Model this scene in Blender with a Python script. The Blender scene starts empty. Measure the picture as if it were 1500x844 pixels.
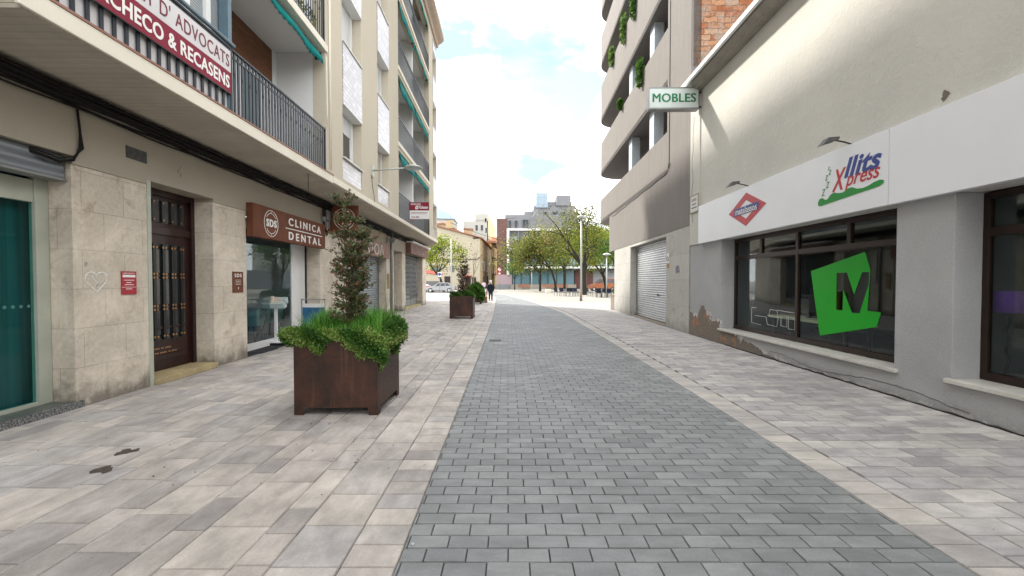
import bpy, bmesh, math, random
import numpy as np
R_ = math.radians
random.seed(7); np.random.seed(7)
scene = bpy.context.scene
COL = scene.collection
# ------------------------------------------------------------------ frames
class Frame:
    def __init__(s, ox, deg, sx=1):
        s.ox, s.a, s.sx = ox, R_(deg), sx
    def world(s, u, v, w=0):
        x, y = u*s.sx, v
        return (s.ox + x*math.cos(s.a) - y*math.sin(s.a), x*math.sin(s.a) + y*math.cos(s.a), w)
W = Frame(0, 0)                    # plain world axes
L = Frame(-5.368, 1.127, 1)        # facade line on one side: u out of the wall, v along it, w up
RT = Frame(5.224, -0.538, -1)      # shop side
G = Frame(5.0386, -1.34, -1)       # grey block of flats

def tag(o, label=None, cat=None, group=None, kind=None):
    if label: o['label'] = label
    if cat: o['category'] = cat
    if group: o['group'] = group
    if kind: o['kind'] = kind
    return o
INFO = {}
def thing(name, label, cat, fr=W, base=(0, 0, 0), group=None, rz=0):
    o = bpy.data.objects.new(name, None); COL.objects.link(o)
    o.empty_display_size = .2
    o.location = fr.world(*base); o.rotation_euler = (0, 0, fr.a + rz)
    INFO[o.name] = (fr, base)
    return tag(o, label, cat, group)
def copy_tree(o, parent=None):
    c = o.copy(); COL.objects.link(c); c.parent = parent
    for ch in list(o.children): copy_tree(ch, c)
    return c

class MB:
    def __init__(s): s.V = []; s.F = []; s.T = []; s.S = []; s.tone = .5; s.M = []; s.mi = 0
    def add(s, vs, fs, smooth=False):
        n = len(s.V); s.V.extend([tuple(v) for v in vs])
        for f in fs:
            s.F.append(tuple(i+n for i in f)); s.T.append(s.tone); s.S.append(smooth); s.M.append(s.mi)
    def box(s, x0, x1, y0, y1, z0, z1):
        if x0 > x1: x0, x1 = x1, x0
        if y0 > y1: y0, y1 = y1, y0
        if z0 > z1: z0, z1 = z1, z0
        s.add([(x0,y0,z0),(x1,y0,z0),(x1,y1,z0),(x0,y1,z0),(x0,y0,z1),(x1,y0,z1),(x1,y1,z1),(x0,y1,z1)],
              [(0,3,2,1),(4,5,6,7),(0,1,5,4),(1,2,6,5),(2,3,7,6),(3,0,4,7)])
        return s
    def hexa(s, b, t):   # bottom quad, top quad (ccw from above)
        s.add(list(b)+list(t), [(0,3,2,1),(4,5,6,7),(0,1,5,4),(1,2,6,5),(2,3,7,6),(3,0,4,7)]); return s
    def cyl(s, p0, p1, r0, r1=None, n=12, caps=True):
        if r1 is None: r1 = r0
        p0 = np.array(p0, float); p1 = np.array(p1, float); d = p1-p0; d = d/(np.linalg.norm(d)+1e-9)
        a = np.cross(d, (0,0,1) if abs(d[2]) < .9 else (1,0,0)); a /= np.linalg.norm(a); b = np.cross(d, a)
        vs = []
        for (p, r) in ((p0, r0), (p1, r1)):
            for i in range(n):
                t = 2*math.pi*i/n; vs.append(p + a*r*math.cos(t) + b*r*math.sin(t))
        s.add(vs, [(i, (i+1) % n, n+(i+1) % n, n+i) for i in range(n)], True)
        if caps: s.add(vs, [tuple(range(n))[::-1], tuple(range(n, 2*n))])
        return s
    def tube(s, pts, r, n=6):
        P = [np.array(p, float) for p in pts]; m = len(P)
        rs = r if isinstance(r, (list, tuple)) else [r]*m
        prev = None; vs = []
        for i in range(m):
            d = P[min(i+1, m-1)] - P[max(i-1, 0)]; d = d/(np.linalg.norm(d)+1e-9)
            if prev is None: a = np.cross(d, (0,0,1) if abs(d[2]) < .9 else (1,0,0))
            else: a = prev - d*np.dot(prev, d)
            a = a/(np.linalg.norm(a)+1e-9); prev = a; b = np.cross(d, a)
            for k in range(n):
                t = 2*math.pi*k/n; vs.append(P[i] + (a*math.cos(t)+b*math.sin(t))*rs[i])
        fs = [(i*n+k, i*n+(k+1) % n, (i+1)*n+(k+1) % n, (i+1)*n+k) for i in range(m-1) for k in range(n)]
        s.add(vs, fs, True); s.add(vs, [tuple(range(n))[::-1], tuple(range((m-1)*n, m*n))])
        return s
    def prism(s, poly, axis, d0, d1):   # poly 2d; axis 'x': (y,z), 'y': (x,z), 'z': (x,y)
        def m(p, d): return (d, p[0], p[1]) if axis == 'x' else ((p[0], d, p[1]) if axis == 'y' else (p[0], p[1], d))
        n = len(poly); vs = [m(p, d0) for p in poly]+[m(p, d1) for p in poly]
        s.add(vs, [tuple(range(n))[::-1], tuple(range(n, 2*n))]+[(i, (i+1) % n, n+(i+1) % n, n+i) for i in range(n)])
        return s
    def lathe(s, prof, c, n=16):        # prof [(r,z)], centre c
        vs = []
        for r, z in prof:
            for k in range(n):
                t = 2*math.pi*k/n; vs.append((c[0]+r*math.cos(t), c[1]+r*math.sin(t), c[2]+z))
        s.add(vs, [(i*n+k, i*n+(k+1) % n, (i+1)*n+(k+1) % n, (i+1)*n+k) for i in range(len(prof)-1) for k in range(n)], True)
        return s
    def gridwall(s, u0, u1, vr, wr, holes):   # slab between u0 (inner) and u1 (outer face) with openings right through
        vs = sorted({vr[0], vr[1]} | {h for H in holes for h in H[:2] if vr[0] < h < vr[1]})
        ws = sorted({wr[0], wr[1]} | {h for H in holes for h in H[2:] if wr[0] < h < wr[1]})
        def solid(i, j):
            if i < 0 or j < 0 or i >= len(vs)-1 or j >= len(ws)-1: return False
            a = (vs[i]+vs[i+1])/2; b = (ws[j]+ws[j+1])/2
            return not any(H[0] < a < H[1] and H[2] < b < H[3] for H in holes)
        for i in range(len(vs)-1):
            for j in range(len(ws)-1):
                if not solid(i, j): continue
                a, b, c, d = vs[i], vs[i+1], ws[j], ws[j+1]
                s.add([(u1,a,c),(u1,b,c),(u1,b,d),(u1,a,d)], [(0,1,2,3)])
                s.add([(u0,a,c),(u0,b,c),(u0,b,d),(u0,a,d)], [(3,2,1,0)])
                if not solid(i-1, j): s.add([(u0,a,c),(u1,a,c),(u1,a,d),(u0,a,d)], [(0,1,2,3)])
                if not solid(i+1, j): s.add([(u0,b,c),(u1,b,c),(u1,b,d),(u0,b,d)], [(3,2,1,0)])
                if not solid(i, j-1): s.add([(u0,a,c),(u0,b,c),(u1,b,c),(u1,a,c)], [(0,1,2,3)])
                if not solid(i, j+1): s.add([(u0,a,d),(u0,b,d),(u1,b,d),(u1,a,d)], [(3,2,1,0)])
        return s
    def text(s, body, plane, a0, b0, width, height, d0, thick=.006, sdir=1, bold=0., shear=0., space=1.0):
        """flat lettering fitted into width x height; plane 'x' = lying in a wall (a is v, b is w), 'y' = facing along y"""
        vs, fs = text_geo(body, bold, shear, space)
        x0, x1 = vs[:, 0].min(), vs[:, 0].max(); y0, y1 = vs[:, 1].min(), vs[:, 1].max()
        z0, z1 = vs[:, 2].min(), vs[:, 2].max()
        out = []
        for x, y, z in vs:
            a = a0 + sdir*(x-x0)/(x1-x0)*width; b = b0 + (y-y0)/(y1-y0)*height; d = d0 + (z-z0)/(z1-z0)*thick
            out.append((d, a, b) if plane == 'x' else (a, d, b))
        s.add(out, fs); return s
    def build(s, name, m, parent=None, fr=None, base=None, smooth=None, bevel=0, recalc=True, label=None, rz=0):
        me = bpy.data.meshes.new(name)
        if parent is not None and fr is None:
            q = parent
            while q.parent is not None: q = q.parent
            fr, base = INFO[q.name]
        if fr is None: fr = W
        if base is None: base = (0, 0, 0)
        V = np.array(s.V, float).reshape(-1, 3) - np.array(base, float)
        V[:, 0] *= fr.sx
        me.from_pydata(V.tolist(), [], s.F)
        at = me.attributes.new('tone', 'FLOAT', 'FACE'); at.data.foreach_set('value', np.array(s.T, dtype=np.float32))
        me.polygons.foreach_set('use_smooth', np.array(s.S if smooth is None else [smooth]*len(s.F), dtype=bool))
        mats = m if isinstance(m, (list, tuple)) else [m]
        for q in mats: me.materials.append(q)
        if len(mats) > 1: me.polygons.foreach_set('material_index', np.array(s.M, dtype=np.int32))
        me.update()
        if recalc:
            bm = bmesh.new(); bm.from_mesh(me); bmesh.ops.remove_doubles(bm, verts=bm.verts, dist=.00005)
            bmesh.ops.recalc_face_normals(bm, faces=bm.faces); bm.to_mesh(me); bm.free()
        elif fr.sx < 0: me.flip_normals()
        o = bpy.data.objects.new(name, me); COL.objects.link(o)
        if parent is not None: o.parent = parent
        else:
            o.location = fr.world(*base); o.rotation_euler = (0, 0, fr.a+rz)
            INFO[o.name] = (fr, base)
        if bevel:
            b = o.modifiers.new('bevel', 'BEVEL'); b.width = bevel; b.segments = 2; b.limit_method = 'ANGLE'; b.angle_limit = R_(40)
        if label: o['label'] = label
        return o
_tc = {}
def text_geo(body, bold, shear, space):
    k = (body, bold, shear, space)
    if k in _tc: return _tc[k]
    cu = bpy.data.curves.new('letters', 'FONT'); cu.body = body; cu.size = 1; cu.extrude = .02
    cu.offset = bold; cu.shear = shear; cu.space_character = space; cu.resolution_u = 4
    ob = bpy.data.objects.new('letters', cu); COL.objects.link(ob)
    dg = bpy.context.evaluated_depsgraph_get(); dg.update()
    me = bpy.data.meshes.new_from_object(ob.evaluated_get(dg), depsgraph=dg)
    vs = np.array([tuple(v.co) for v in me.vertices]); fs = [tuple(p.vertices) for p in me.polygons]
    bpy.data.objects.remove(ob); bpy.data.curves.remove(cu); bpy.data.meshes.remove(me)
    _tc[k] = (vs, fs); return _tc[k]
# ------------------------------------------------------------------ materials
def srgb(h):
    h = h.lstrip('#'); c = [int(h[i:i+2], 16)/255 for i in (0, 2, 4)]
    return tuple((x/12.92 if x <= .04045 else ((x+.055)/1.055)**2.4) for x in c)
class N:
    def __init__(s, name):
        s.m = bpy.data.materials.new(name); s.m.use_nodes = True; s.t = s.m.node_tree; s.n = s.t.nodes; s.l = s.t.links
        s.b = s.n['Principled BSDF']; s.out = s.n['Material Output']
    def new(s, ty, **kw):
        n = s.n.new(ty)
        for k, v in kw.items(): setattr(n, k, v)
        return n
    def put(s, sock, v):
        if isinstance(v, bpy.types.NodeSocket): s.l.new(v, sock)
        elif isinstance(v, (tuple, list)) and len(v) == 3 and sock.type == 'RGBA': sock.default_value = (*v, 1)
        else: sock.default_value = v
    def coords(s, sc=(1,1,1), kind='Object'):
        c = s.new('ShaderNodeTexCoord'); mp = s.new('ShaderNodeMapping'); mp.inputs['Scale'].default_value = sc
        s.l.new(c.outputs[kind], mp.inputs[0]); return mp.outputs[0]
    def noise(s, scale, detail=4, rough=.55, vec=None, dist=0):
        n = s.new('ShaderNodeTexNoise'); n.inputs['Scale'].default_value = scale; n.inputs['Detail'].default_value = detail
        n.inputs['Roughness'].default_value = rough; n.inputs['Distortion'].default_value = dist
        s.l.new(vec if vec is not None else s.coords(), n.inputs['Vector']); return n.outputs[0]
    def ramp(s, v, stops, interp='LINEAR'):
        r = s.new('ShaderNodeValToRGB'); r.color_ramp.interpolation = interp; e = r.color_ramp.elements
        while len(e) < len(stops): e.new(.5)
        for i, (p, c) in enumerate(stops):
            e[i].position = p; e[i].color = (*c, 1) if isinstance(c, tuple) else (c, c, c, 1)
        s.l.new(v, r.inputs[0]); return r.outputs[0]
    def math(s, op, a, b=0., c=None):
        n = s.new('ShaderNodeMath', operation=op); s.put(n.inputs[0], a); s.put(n.inputs[1], b)
        if c is not None: s.put(n.inputs[2], c)
        return n.outputs[0]
    def mix(s, f, a, b, mode='MIX'):
        n = s.new('ShaderNodeMix', data_type='RGBA', blend_type=mode); s.put(n.inputs[0], f); s.put(n.inputs[6], a); s.put(n.inputs[7], b)
        return n.outputs[2]
    def attr(s, name='tone'):
        a = s.new('ShaderNodeAttribute'); a.attribute_name = name; return a.outputs['Fac']
    def bump(s, h, strength=.3, dist=.01):
        b = s.new('ShaderNodeBump'); b.inputs['Strength'].default_value = strength; b.inputs['Distance'].default_value = dist
        s.l.new(h, b.inputs['Height']); s.l.new(b.outputs[0], s.b.inputs['Normal']); return b
    def fin(s, col, rough=.7, metal=0., spec=.4):
        s.put(s.b.inputs['Base Color'], col); s.put(s.b.inputs['Roughness'], rough); s.b.inputs['Metallic'].default_value = metal
        s.b.inputs['Specular IOR Level'].default_value = spec; return s.m
def sc3(c, k): return tuple(min(1, x*k) for x in c)
def simple(name, col, rough=.6, metal=0., spec=.4, var=.12, vs=6, bump=0, bs=60, bd=.004):
    n = N(name); f = n.noise(vs, 5)
    c = n.ramp(f, [(.3, sc3(col, 1-var)), (.7, sc3(col, 1+var))])
    if bump: n.bump(n.noise(bs, 4), bump, bd)
    return n.fin(c, rough, metal, spec)
def uvw(n, kx=1, ky=1):        # wall coordinates: along the wall (any vertical face), height
    c = n.new('ShaderNodeTexCoord'); sp = n.new('ShaderNodeSeparateXYZ'); n.l.new(c.outputs['Object'], sp.inputs[0])
    cb = n.new('ShaderNodeCombineXYZ')
    n.l.new(n.math('MULTIPLY', n.math('ADD', sp.outputs[0], sp.outputs[1]), kx), cb.inputs[0])
    n.l.new(n.math('MULTIPLY', sp.outputs[2], ky), cb.inputs[1]); return cb.outputs[0], sp.outputs
def stone_mat(name, c1, c2, bw=.62, bh=.5, mort=.006, jc=.45, dirt=.5, off=.5, patch=.5):
    n = N(name); vec, xyz = uvw(n)
    b = n.new('ShaderNodeTexBrick', offset=off); b.inputs['Scale'].default_value = 1
    b.inputs['Brick Width'].default_value = bw; b.inputs['Row Height'].default_value = bh
    b.inputs['Mortar Size'].default_value = mort; b.inputs['Mortar Smooth'].default_value = .3; b.inputs['Bias'].default_value = 0
    b.inputs['Color1'].default_value = (*c1, 1); b.inputs['Color2'].default_value = (*c2, 1)
    b.inputs['Mortar'].default_value = (*sc3(c1, jc), 1); n.l.new(vec, b.inputs['Vector'])
    big = n.noise(1.3, 6, .65, dist=.6)
    c = n.mix(n.ramp(big, [(.42, 0.), (.62, 1.)]), b.outputs[0], n.mix(patch, b.outputs[0], sc3(c2, 1.5)))
    fine = n.noise(18, 8, .75)
    c = n.mix(n.ramp(n.noise(2.3, 7, .7, dist=1.0), [(.55, 0.), (.70, .5 if dirt else 0.)]), c, (.24, .19, .13))
    c = n.mix(.5, c, n.ramp(fine, [(.3, .35), (.68, .66)]), 'OVERLAY')
    # grime just above the ground and small rust pits
    g = n.math('SUBTRACT', n.math('MULTIPLY', n.noise(3.5, 6, .7), .9), xyz[2])
    c = n.mix(n.math('MULTIPLY', n.ramp(g, [(.1, 0.), (.42, 1.)]), dirt*1.6), c, (.11, .095, .075))
    pit = n.ramp(n.noise(9, 3, .9, dist=1.2), [(.69, 0.), (.75, .55)])
    c = n.mix(pit, c, (.16, .12, .085))
    n.bump(n.math('ADD', n.math('MULTIPLY', b.outputs['Fac'], -1.), n.math('MULTIPLY', fine, .35)), .45, .006)
    return n.fin(c, .75, 0, .3)
def plaster_mat(name, c, c2=None, rough=.9, bs=35, bstr=.5, bd=.01, streak=0, big=.9, var=.5):
    n = N(name); c2 = c2 or sc3(c, .8)
    k = n.ramp(n.noise(big, 7, .62, dist=.4), [(.3, 0.), (.7, 1.)])
    col = n.mix(n.math('MULTIPLY', k, var), c, c2)
    if streak:
        v = n.coords((7, 7, .45)); col = n.mix(streak, col, n.ramp(n.noise(1.6, 5, .6, vec=v), [(.3, sc3(c, .62)), (.7, sc3(c, 1.2))]))
    col = n.mix(.22, col, n.ramp(n.noise(90, 3), [(.3, .3), (.7, .7)]), 'OVERLAY')
    n.bump(n.noise(bs, 6, .7), bstr, bd); return n.fin(col, rough, 0, .2)
def glass_mat(name, tint=(.75, .8, .8), refl=1.0, rough=.01, dens=.55):
    n = N(name); tr = n.new('ShaderNodeBsdfTransparent'); n.put(tr.inputs[0], sc3(tint, 1.02))
    gl = n.new('ShaderNodeBsdfGlossy'); gl.inputs['Roughness'].default_value = rough; n.put(gl.inputs[0], (.9*refl, .93*refl, .95*refl))
    geo = n.new('ShaderNodeNewGeometry'); dt = n.new('ShaderNodeVectorMath', operation='DOT_PRODUCT')
    n.l.new(geo.outputs['Normal'], dt.inputs[0]); n.l.new(geo.outputs['Incoming'], dt.inputs[1])
    f = n.math('MULTIPLY_ADD', n.math('POWER', n.math('SUBTRACT', 1., n.math('ABSOLUTE', dt.outputs['Value'])), 5.), .9, .045)
    mx = n.new('ShaderNodeMixShader'); n.l.new(f, mx.inputs[0]); n.l.new(tr.outputs[0], mx.inputs[1]); n.l.new(gl.outputs[0], mx.inputs[2])
    n.l.new(mx.outputs[0], n.out.inputs[0]); return n.m
def leaf_mat(name, stops, rough=.5, trans=.35):
    n = N(name); c = n.ramp(n.attr(), stops)
    c = n.mix(.25, c, n.ramp(n.noise(2.2, 2), [(.3, .3), (.7, .7)]), 'OVERLAY')
    n.fin(c, rough, 0, .3); t = n.new('ShaderNodeBsdfTranslucent'); n.l.new(c, t.inputs[0])
    mx = n.new('ShaderNodeMixShader'); mx.inputs[0].default_value = trans
    n.l.new(n.b.outputs[0], mx.inputs[1]); n.l.new(t.outputs[0], mx.inputs[2]); n.l.new(mx.outputs[0], n.out.inputs[0]); return n.m
def paving_mat(name, stops, noise_amt=.5, spots=True, bump=.25, rough=.72, streaky=True):
    n = N(name); t = n.attr(); c = n.ramp(t, stops)
    geo = n.new('ShaderNodeNewGeometry')
    cb = n.new('ShaderNodeCombineXYZ'); n.l.new(n.math('MULTIPLY', t, 37.), cb.inputs[2])
    va = n.new('ShaderNodeVectorMath', operation='ADD'); n.l.new(n.coords((2.3, 1.2, 1) if streaky == 'y' else (1.1, 2.6, 1)), va.inputs[0]); n.l.new(cb.outputs[0], va.inputs[1])
    f1 = n.noise(2.1 if streaky else 4, 6, .66, vec=va.outputs[0], dist=.15)
    c = n.mix(noise_amt, c, n.ramp(f1, [(.34, .33), (.5, .52), (.64, .72)]), 'OVERLAY')
    c = n.mix(.35, c, n.ramp(n.noise(70, 4, .7), [(.3, .36), (.7, .62)]), 'OVERLAY')
    c = n.mix(.6, c, n.ramp(n.noise(.55, 5, .65), [(.3, .36), (.7, .60)]), 'OVERLAY')
    c = n.mix(n.ramp(n.noise(2.6, 6, .72, dist=.8), [(.62, 0.), (.76, .30)]), c, (.12, .105, .09))
    if spots:
        sp = n.ramp(n.noise(11, 2, .5, dist=.3), [(.755, 0.), (.79, .7)]); c = n.mix(sp, c, (.06, .055, .05))
    n.bump(n.math('ADD', n.noise(55, 5, .7), n.math('MULTIPLY', f1, .5)), bump, .003)
    return n.fin(c, rough, 0, .35)
M = {}
def build_materials():
    c = srgb
    M['stone'] = stone_mat('beige_stone_cladding', (.49, .43, .35), (.55, .49, .41), jc=.68, mort=.0045)
    M['stone_grey'] = stone_mat('grey_stone_cladding', (.43, .42, .395), (.48, .47, .44), jc=.65, bw=.9, bh=.82, dirt=.25, patch=.12, off=0)
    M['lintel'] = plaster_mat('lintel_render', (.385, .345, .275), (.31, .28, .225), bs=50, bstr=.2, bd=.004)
    M['facade'] = plaster_mat('ochre_render', (.55, .495, .395), (.48, .43, .34), bs=60, bstr=.2, bd=.004, big=.5)
    M['cream'] = plaster_mat('cream_concrete', (.78, .73, .62), (.66, .61, .51), bs=60, bstr=.2, bd=.004, big=1.5)
    n = N('ribbed_soffit'); vec = n.coords((1, 1, 1)); w = n.new('ShaderNodeTexWave', bands_direction='Y'); w.inputs['Scale'].default_value = 2.6
    w.inputs['Distortion'].default_value = .4; w.inputs['Detail'].default_value = 2; n.l.new(vec, w.inputs['Vector'])
    col = n.mix(n.ramp(w.outputs[0], [(.0, 1.), (.12, .0)]), (.47, .425, .35), (.40, .36, .295))
    col = n.mix(.4, col, n.ramp(n.noise(2, 5), [(.3, .35), (.7, .65)]), 'OVERLAY'); n.bump(w.outputs[0], .25, .01); M['soffit'] = n.fin(col, .85, 0, .2)
    M['white'] = simple('white_paint', (.74, .74, .73), .5, var=.05, vs=2)
    M['white_wall'] = plaster_mat('white_wall_paint', (.72, .72, .71), (.66, .66, .66), bs=60, bstr=.1, bd=.003)
    M['rail'] = simple('blue_black_rail_paint', (.014, .022, .032), .42, .1, .5, .25, 8)
    M['rail_blue'] = simple('steel_blue_post_paint', (.10, .16, .20), .45, 0, .5, .15, 5)
    M['teal'] = simple('teal_awning_canvas', (.004, .20, .19), .85, 0, .2, .2, 7, .2, 40)
    M['darkcable'] = simple('black_cable_rubber', (.009, .007, .006), .95, var=.3, vs=20)
    n = N('glazed_tile_panel'); vec, xyz = uvw(n); b = n.new('ShaderNodeTexBrick', offset=.5); b.inputs['Scale'].default_value = 1
    b.inputs['Brick Width'].default_value = .22; b.inputs['Row Height'].default_value = .11; b.inputs['Mortar Size'].default_value = .006
    b.inputs['Color1'].default_value = (.56, .54, .54, 1); b.inputs['Color2'].default_value = (.40, .38, .39, 1); b.inputs['Mortar'].default_value = (.20, .18, .18, 1)
    n.l.new(vec, b.inputs['Vector']); n.bump(b.outputs['Fac'], -.3, .004); M['tile'] = n.fin(b.outputs[0], .3, 0, .5)
    n = N('roller_blind_slats'); vec, xyz = uvw(n); w = n.new('ShaderNodeTexWave', bands_direction='Y'); w.inputs['Scale'].default_value = 6.5; n.l.new(vec, w.inputs['Vector'])
    n.bump(w.outputs[0], .5, .01); M['blind'] = n.fin(n.mix(w.outputs[0], (.52, .53, .53), (.70, .70, .69)), .5)
    n = N('cream_blind_slats'); vec, xyz = uvw(n); w = n.new('ShaderNodeTexWave', bands_direction='Y'); w.inputs['Scale'].default_value = 6.5; n.l.new(vec, w.inputs['Vector'])
    n.bump(w.outputs[0], .5, .01); M['blind_cream'] = n.fin(n.mix(w.outputs[0], (.36, .33, .26), (.52, .48, .39)), .5)
    n = N('wood_panel'); v = n.coords((2, .5, 3)); f = n.noise(3, 7, .7, vec=v, dist=1.2); w = n.ramp(f, [(.3, (.07, .025, .010)), (.55, (.16, .062, .025)), (.75, (.25, .11, .05))]); n.bump(f, .2, .004); M['wood'] = n.fin(w, .5)
    n = N('dark_varnished_door'); v = n.coords((6, 6, .7)); f = n.noise(3, 6, .6, vec=v); M['door'] = n.fin(n.ramp(f, [(.3, (.016, .006, .006)), (.7, (.040, .013, .011))]), .35)
    M['black'] = simple('black_metal', (.012, .012, .012), .35, .2, .5)
    M['brass'] = simple('brass', (.45, .25, .12), .35, .9, .5, .2, 20)
    M['sign_brown'] = simple('brown_sign_metal', (.15, .056, .031), .7, .0, .15, .18, 3)
    M['letters'] = simple('white_letters', (.80, .78, .75), .4, var=.03)
    M['red_plaque'] = simple('red_plaque', (.36, .022, .035), .35, var=.08)
    M['banner_red'] = simple('crimson_banner', (.22, .010, .032), .7, var=.06, vs=2)
    M['banner_grey'] = simple('light_banner', (.62, .60, .60), .5, var=.05, vs=2)
    M['dark_red'] = simple('dark_red_letters', (.15, .012, .025), .5)
    M['sandstep'] = stone_mat('yellow_sandstone_step', (.42, .33, .17), (.46, .37, .2), bw=3, bh=2, dirt=.2)
    M['terrazzo'] = simple('dark_green_terrazzo', (.085, .10, .088), .35, 0, .5, .45, 45)
    n = N('speckled_granite'); f = n.noise(55, 3, .8); M['granite'] = n.fin(n.ramp(f, [(.4, .02), (.5, .12), (.62, .3)]), .45)
    M['postcream'] = simple('pale_green_aluminium', (.42, .44, .37), .45, .1, var=.1, vs=3)
    n = N('steel_shutter'); vec, xyz = uvw(n); w = n.new('ShaderNodeTexWave', bands_direction='Y'); w.inputs['Scale'].default_value = 3.2; n.l.new(vec, w.inputs['Vector'])
    n.bump(w.outputs[0], .6, .02); M['shutter_blue'] = n.fin(n.mix(w.outputs[0], (.16, .18, .20), (.28, .31, .33)), .42, .5)
    M['steel'] = simple('galvanised_steel', (.46, .47, .48), .38, .75, .5, .12, 5)
    M['grey_metal'] = simple('grey_metal', (.25, .255, .255), .45, .4, var=.15)
    M['lampgrey'] = simple('pale_grey_post_paint', (.42, .45, .42), .45, .2, var=.1)
    M['glass'] = glass_mat('shop_glass', (.78, .84, .84))
    M['glass_dark'] = simple('dark_window_glass', (.02, .024, .028), .06, 0, .8, .2, 2)
    M['glass_blue'] = simple('pale_blue_window_glass', (.13, .20, .23), .12, 0, .8, .2, .6)
    M['glass_teal'] = glass_mat('teal_glass', (.62, .86, .85), .5)
    n = N('teal_curtain'); v = n.coords((9, 9, .15)); f = n.noise(1, 4, .6, vec=v); M['curtain'] = n.fin(n.ramp(f, [(.35, (.014, .07, .075)), (.65, (.035, .145, .15))]), .7)
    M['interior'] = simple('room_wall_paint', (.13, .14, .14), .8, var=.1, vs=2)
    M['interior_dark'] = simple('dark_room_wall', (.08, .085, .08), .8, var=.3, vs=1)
    M['roomfloor'] = simple('room_floor_tile', (.2, .19, .17), .4, var=.2)
    M['mat'] = simple('charcoal_mat', (.022, .024, .028), .9, var=.3, vs=30)
    n = N('corten_steel'); f = n.noise(2.1, 8, .68, dist=.5); g = n.noise(28, 5, .7)
    col = n.ramp(f, [(.28, (.018, .010, .008)), (.46, (.040, .018, .012)), (.60, (.068, .027, .017)), (.8, (.12, .05, .03))])
    col = n.mix(.45, col, n.ramp(g, [(.3, .3), (.7, .68)]), 'OVERLAY')
    vv = n.coords((9, 9, .6)); col = n.mix(n.ramp(n.noise(1.3, 5, .6, vec=vv), [(.55, 0.), (.75, .4)]), col, (.19, .09, .06))
    n.bump(g, .25, .003); M['corten'] = n.fin(col, n.ramp(g, [(.3, .42), (.7, .62)]), .25, .5)
    M['soil'] = simple('soil', (.035, .024, .016), .95, var=.4, vs=30, bump=.8)
    M['grass'] = leaf_mat('lily_grass_blades', [(0., (.035, .13, .02)), (.5, (.09, .29, .035)), (1., (.25, .48, .08))], .4, .3)
    M['trail'] = leaf_mat('trailing_leaves', [(0., (.02, .08, .012)), (.4, (.085, .19, .03)), (.75, (.27, .38, .09)), (.93, (.42, .48, .18)), (1., (.28, .17, .10))], .45, .25)
    M['shrubleaf'] = leaf_mat('shrub_leaves', [(0., (.02, .05, .018)), (.4, (.075, .12, .045)), (.58, (.17, .20, .10)), (.68, (.24, .15, .09)), (.85, (.28, .09, .05)), (1., (.40, .19, .13))], .4, .25)
    M['redleaf'] = leaf_mat('dry_red_leaves', [(0., (.035, .02, .015)), (.6, (.12, .05, .035)), (1., (.2, .10, .07))], .6, .2)
    M['yleaf'] = leaf_mat('spring_leaves', [(0., (.03, .07, .006)), (.4, (.125, .18, .012)), (.75, (.28, .31, .018)), (1., (.44, .40, .03))], .5, .45)
    M['yleaf2'] = leaf_mat('olive_spring_leaves', [(0., (.03, .05, .01)), (.5, (.125, .15, .022)), (.8, (.25, .245, .04)), (1., (.24, .16, .08))], .5, .4)
    M['gleaf'] = leaf_mat('deep_green_leaves', [(0., (.02, .07, .014)), (.5, (.07, .17, .025)), (1., (.18, .30, .05))], .5, .3)
    M['bark'] = simple('dark_bark', (.03, .023, .018), .9, var=.4, vs=9, bump=.8, bs=25, bd=.02)
    M['twig'] = simple('grey_twig_bark', (.14, .105, .08), .9, var=.3, vs=12)
    # ground
    M['joint'] = simple('dark_joint_sand', (.036, .034, .031), .95, var=.4, vs=30)
    M['ground'] = simple('pale_square_paving', (.34, .32, .29), .85, var=.12, vs=.4)
    M['roadtile'] = paving_mat('blue_grey_pavers', [(0., (.182, .190, .194)), (.5, (.206, .214, .217)), (.9, (.232, .239, .241)), (1., (.195, .204, .203))], .45, False, .4, .62)
    M['lefttile'] = paving_mat('warm_grey_slabs', [(0., (.305, .28, .27)), (.2, (.355, .325, .305)), (.45, (.405, .368, .338)), (.7, (.44, .402, .362)), (.85, (.365, .342, .333)), (1., (.475, .435, .39))], .58, streaky='y')
    M['righttile'] = paving_mat('cool_grey_slabs', [(0., (.305, .288, .288)), (.3, (.345, .326, .325)), (.6, (.385, .363, .355)), (.85, (.41, .387, .37)), (1., (.45, .425, .40))], .6, streaky='x')
    M['borderR'] = paving_mat('cream_border_slabs', [(0., (.34, .318, .305)), (.5, (.395, .367, .345)), (1., (.43, .40, .365))], .5)
    n = N('square_brick_paving'); b = n.new('ShaderNodeTexBrick', offset=.5); b.inputs['Scale'].default_value = 1; b.inputs['Brick Width'].default_value = .4; b.inputs['Row Height'].default_value = .2
    b.inputs['Mortar Size'].default_value = .006; b.inputs['Color1'].default_value = (.25, .235, .21, 1); b.inputs['Color2'].default_value = (.31, .288, .255, 1); b.inputs['Mortar'].default_value = (.2, .19, .17, 1)
    n.l.new(n.coords(), b.inputs['Vector']); col = n.mix(.4, b.outputs[0], n.ramp(n.noise(.35, 5), [(.3, .38), (.7, .62)]), 'OVERLAY'); M['plaza'] = n.fin(col, .8, 0, .2)
    M['asphalt'] = simple('asphalt', (.10, .10, .10), .9, var=.15, vs=1)
    M['stain'] = simple('oil_stain', (.055, .042, .038), .5, var=.35, vs=25)
    M['iron'] = simple('cast_iron', (.09, .09, .088), .55, .5, var=.3, vs=20)
    # right side
    n = N('grey_plaster_with_peeling_base'); c = (.45, .455, .46); k = n.ramp(n.noise(.9, 7, .62, dist=.4), [(.3, 0.), (.7, 1.)])
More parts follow.
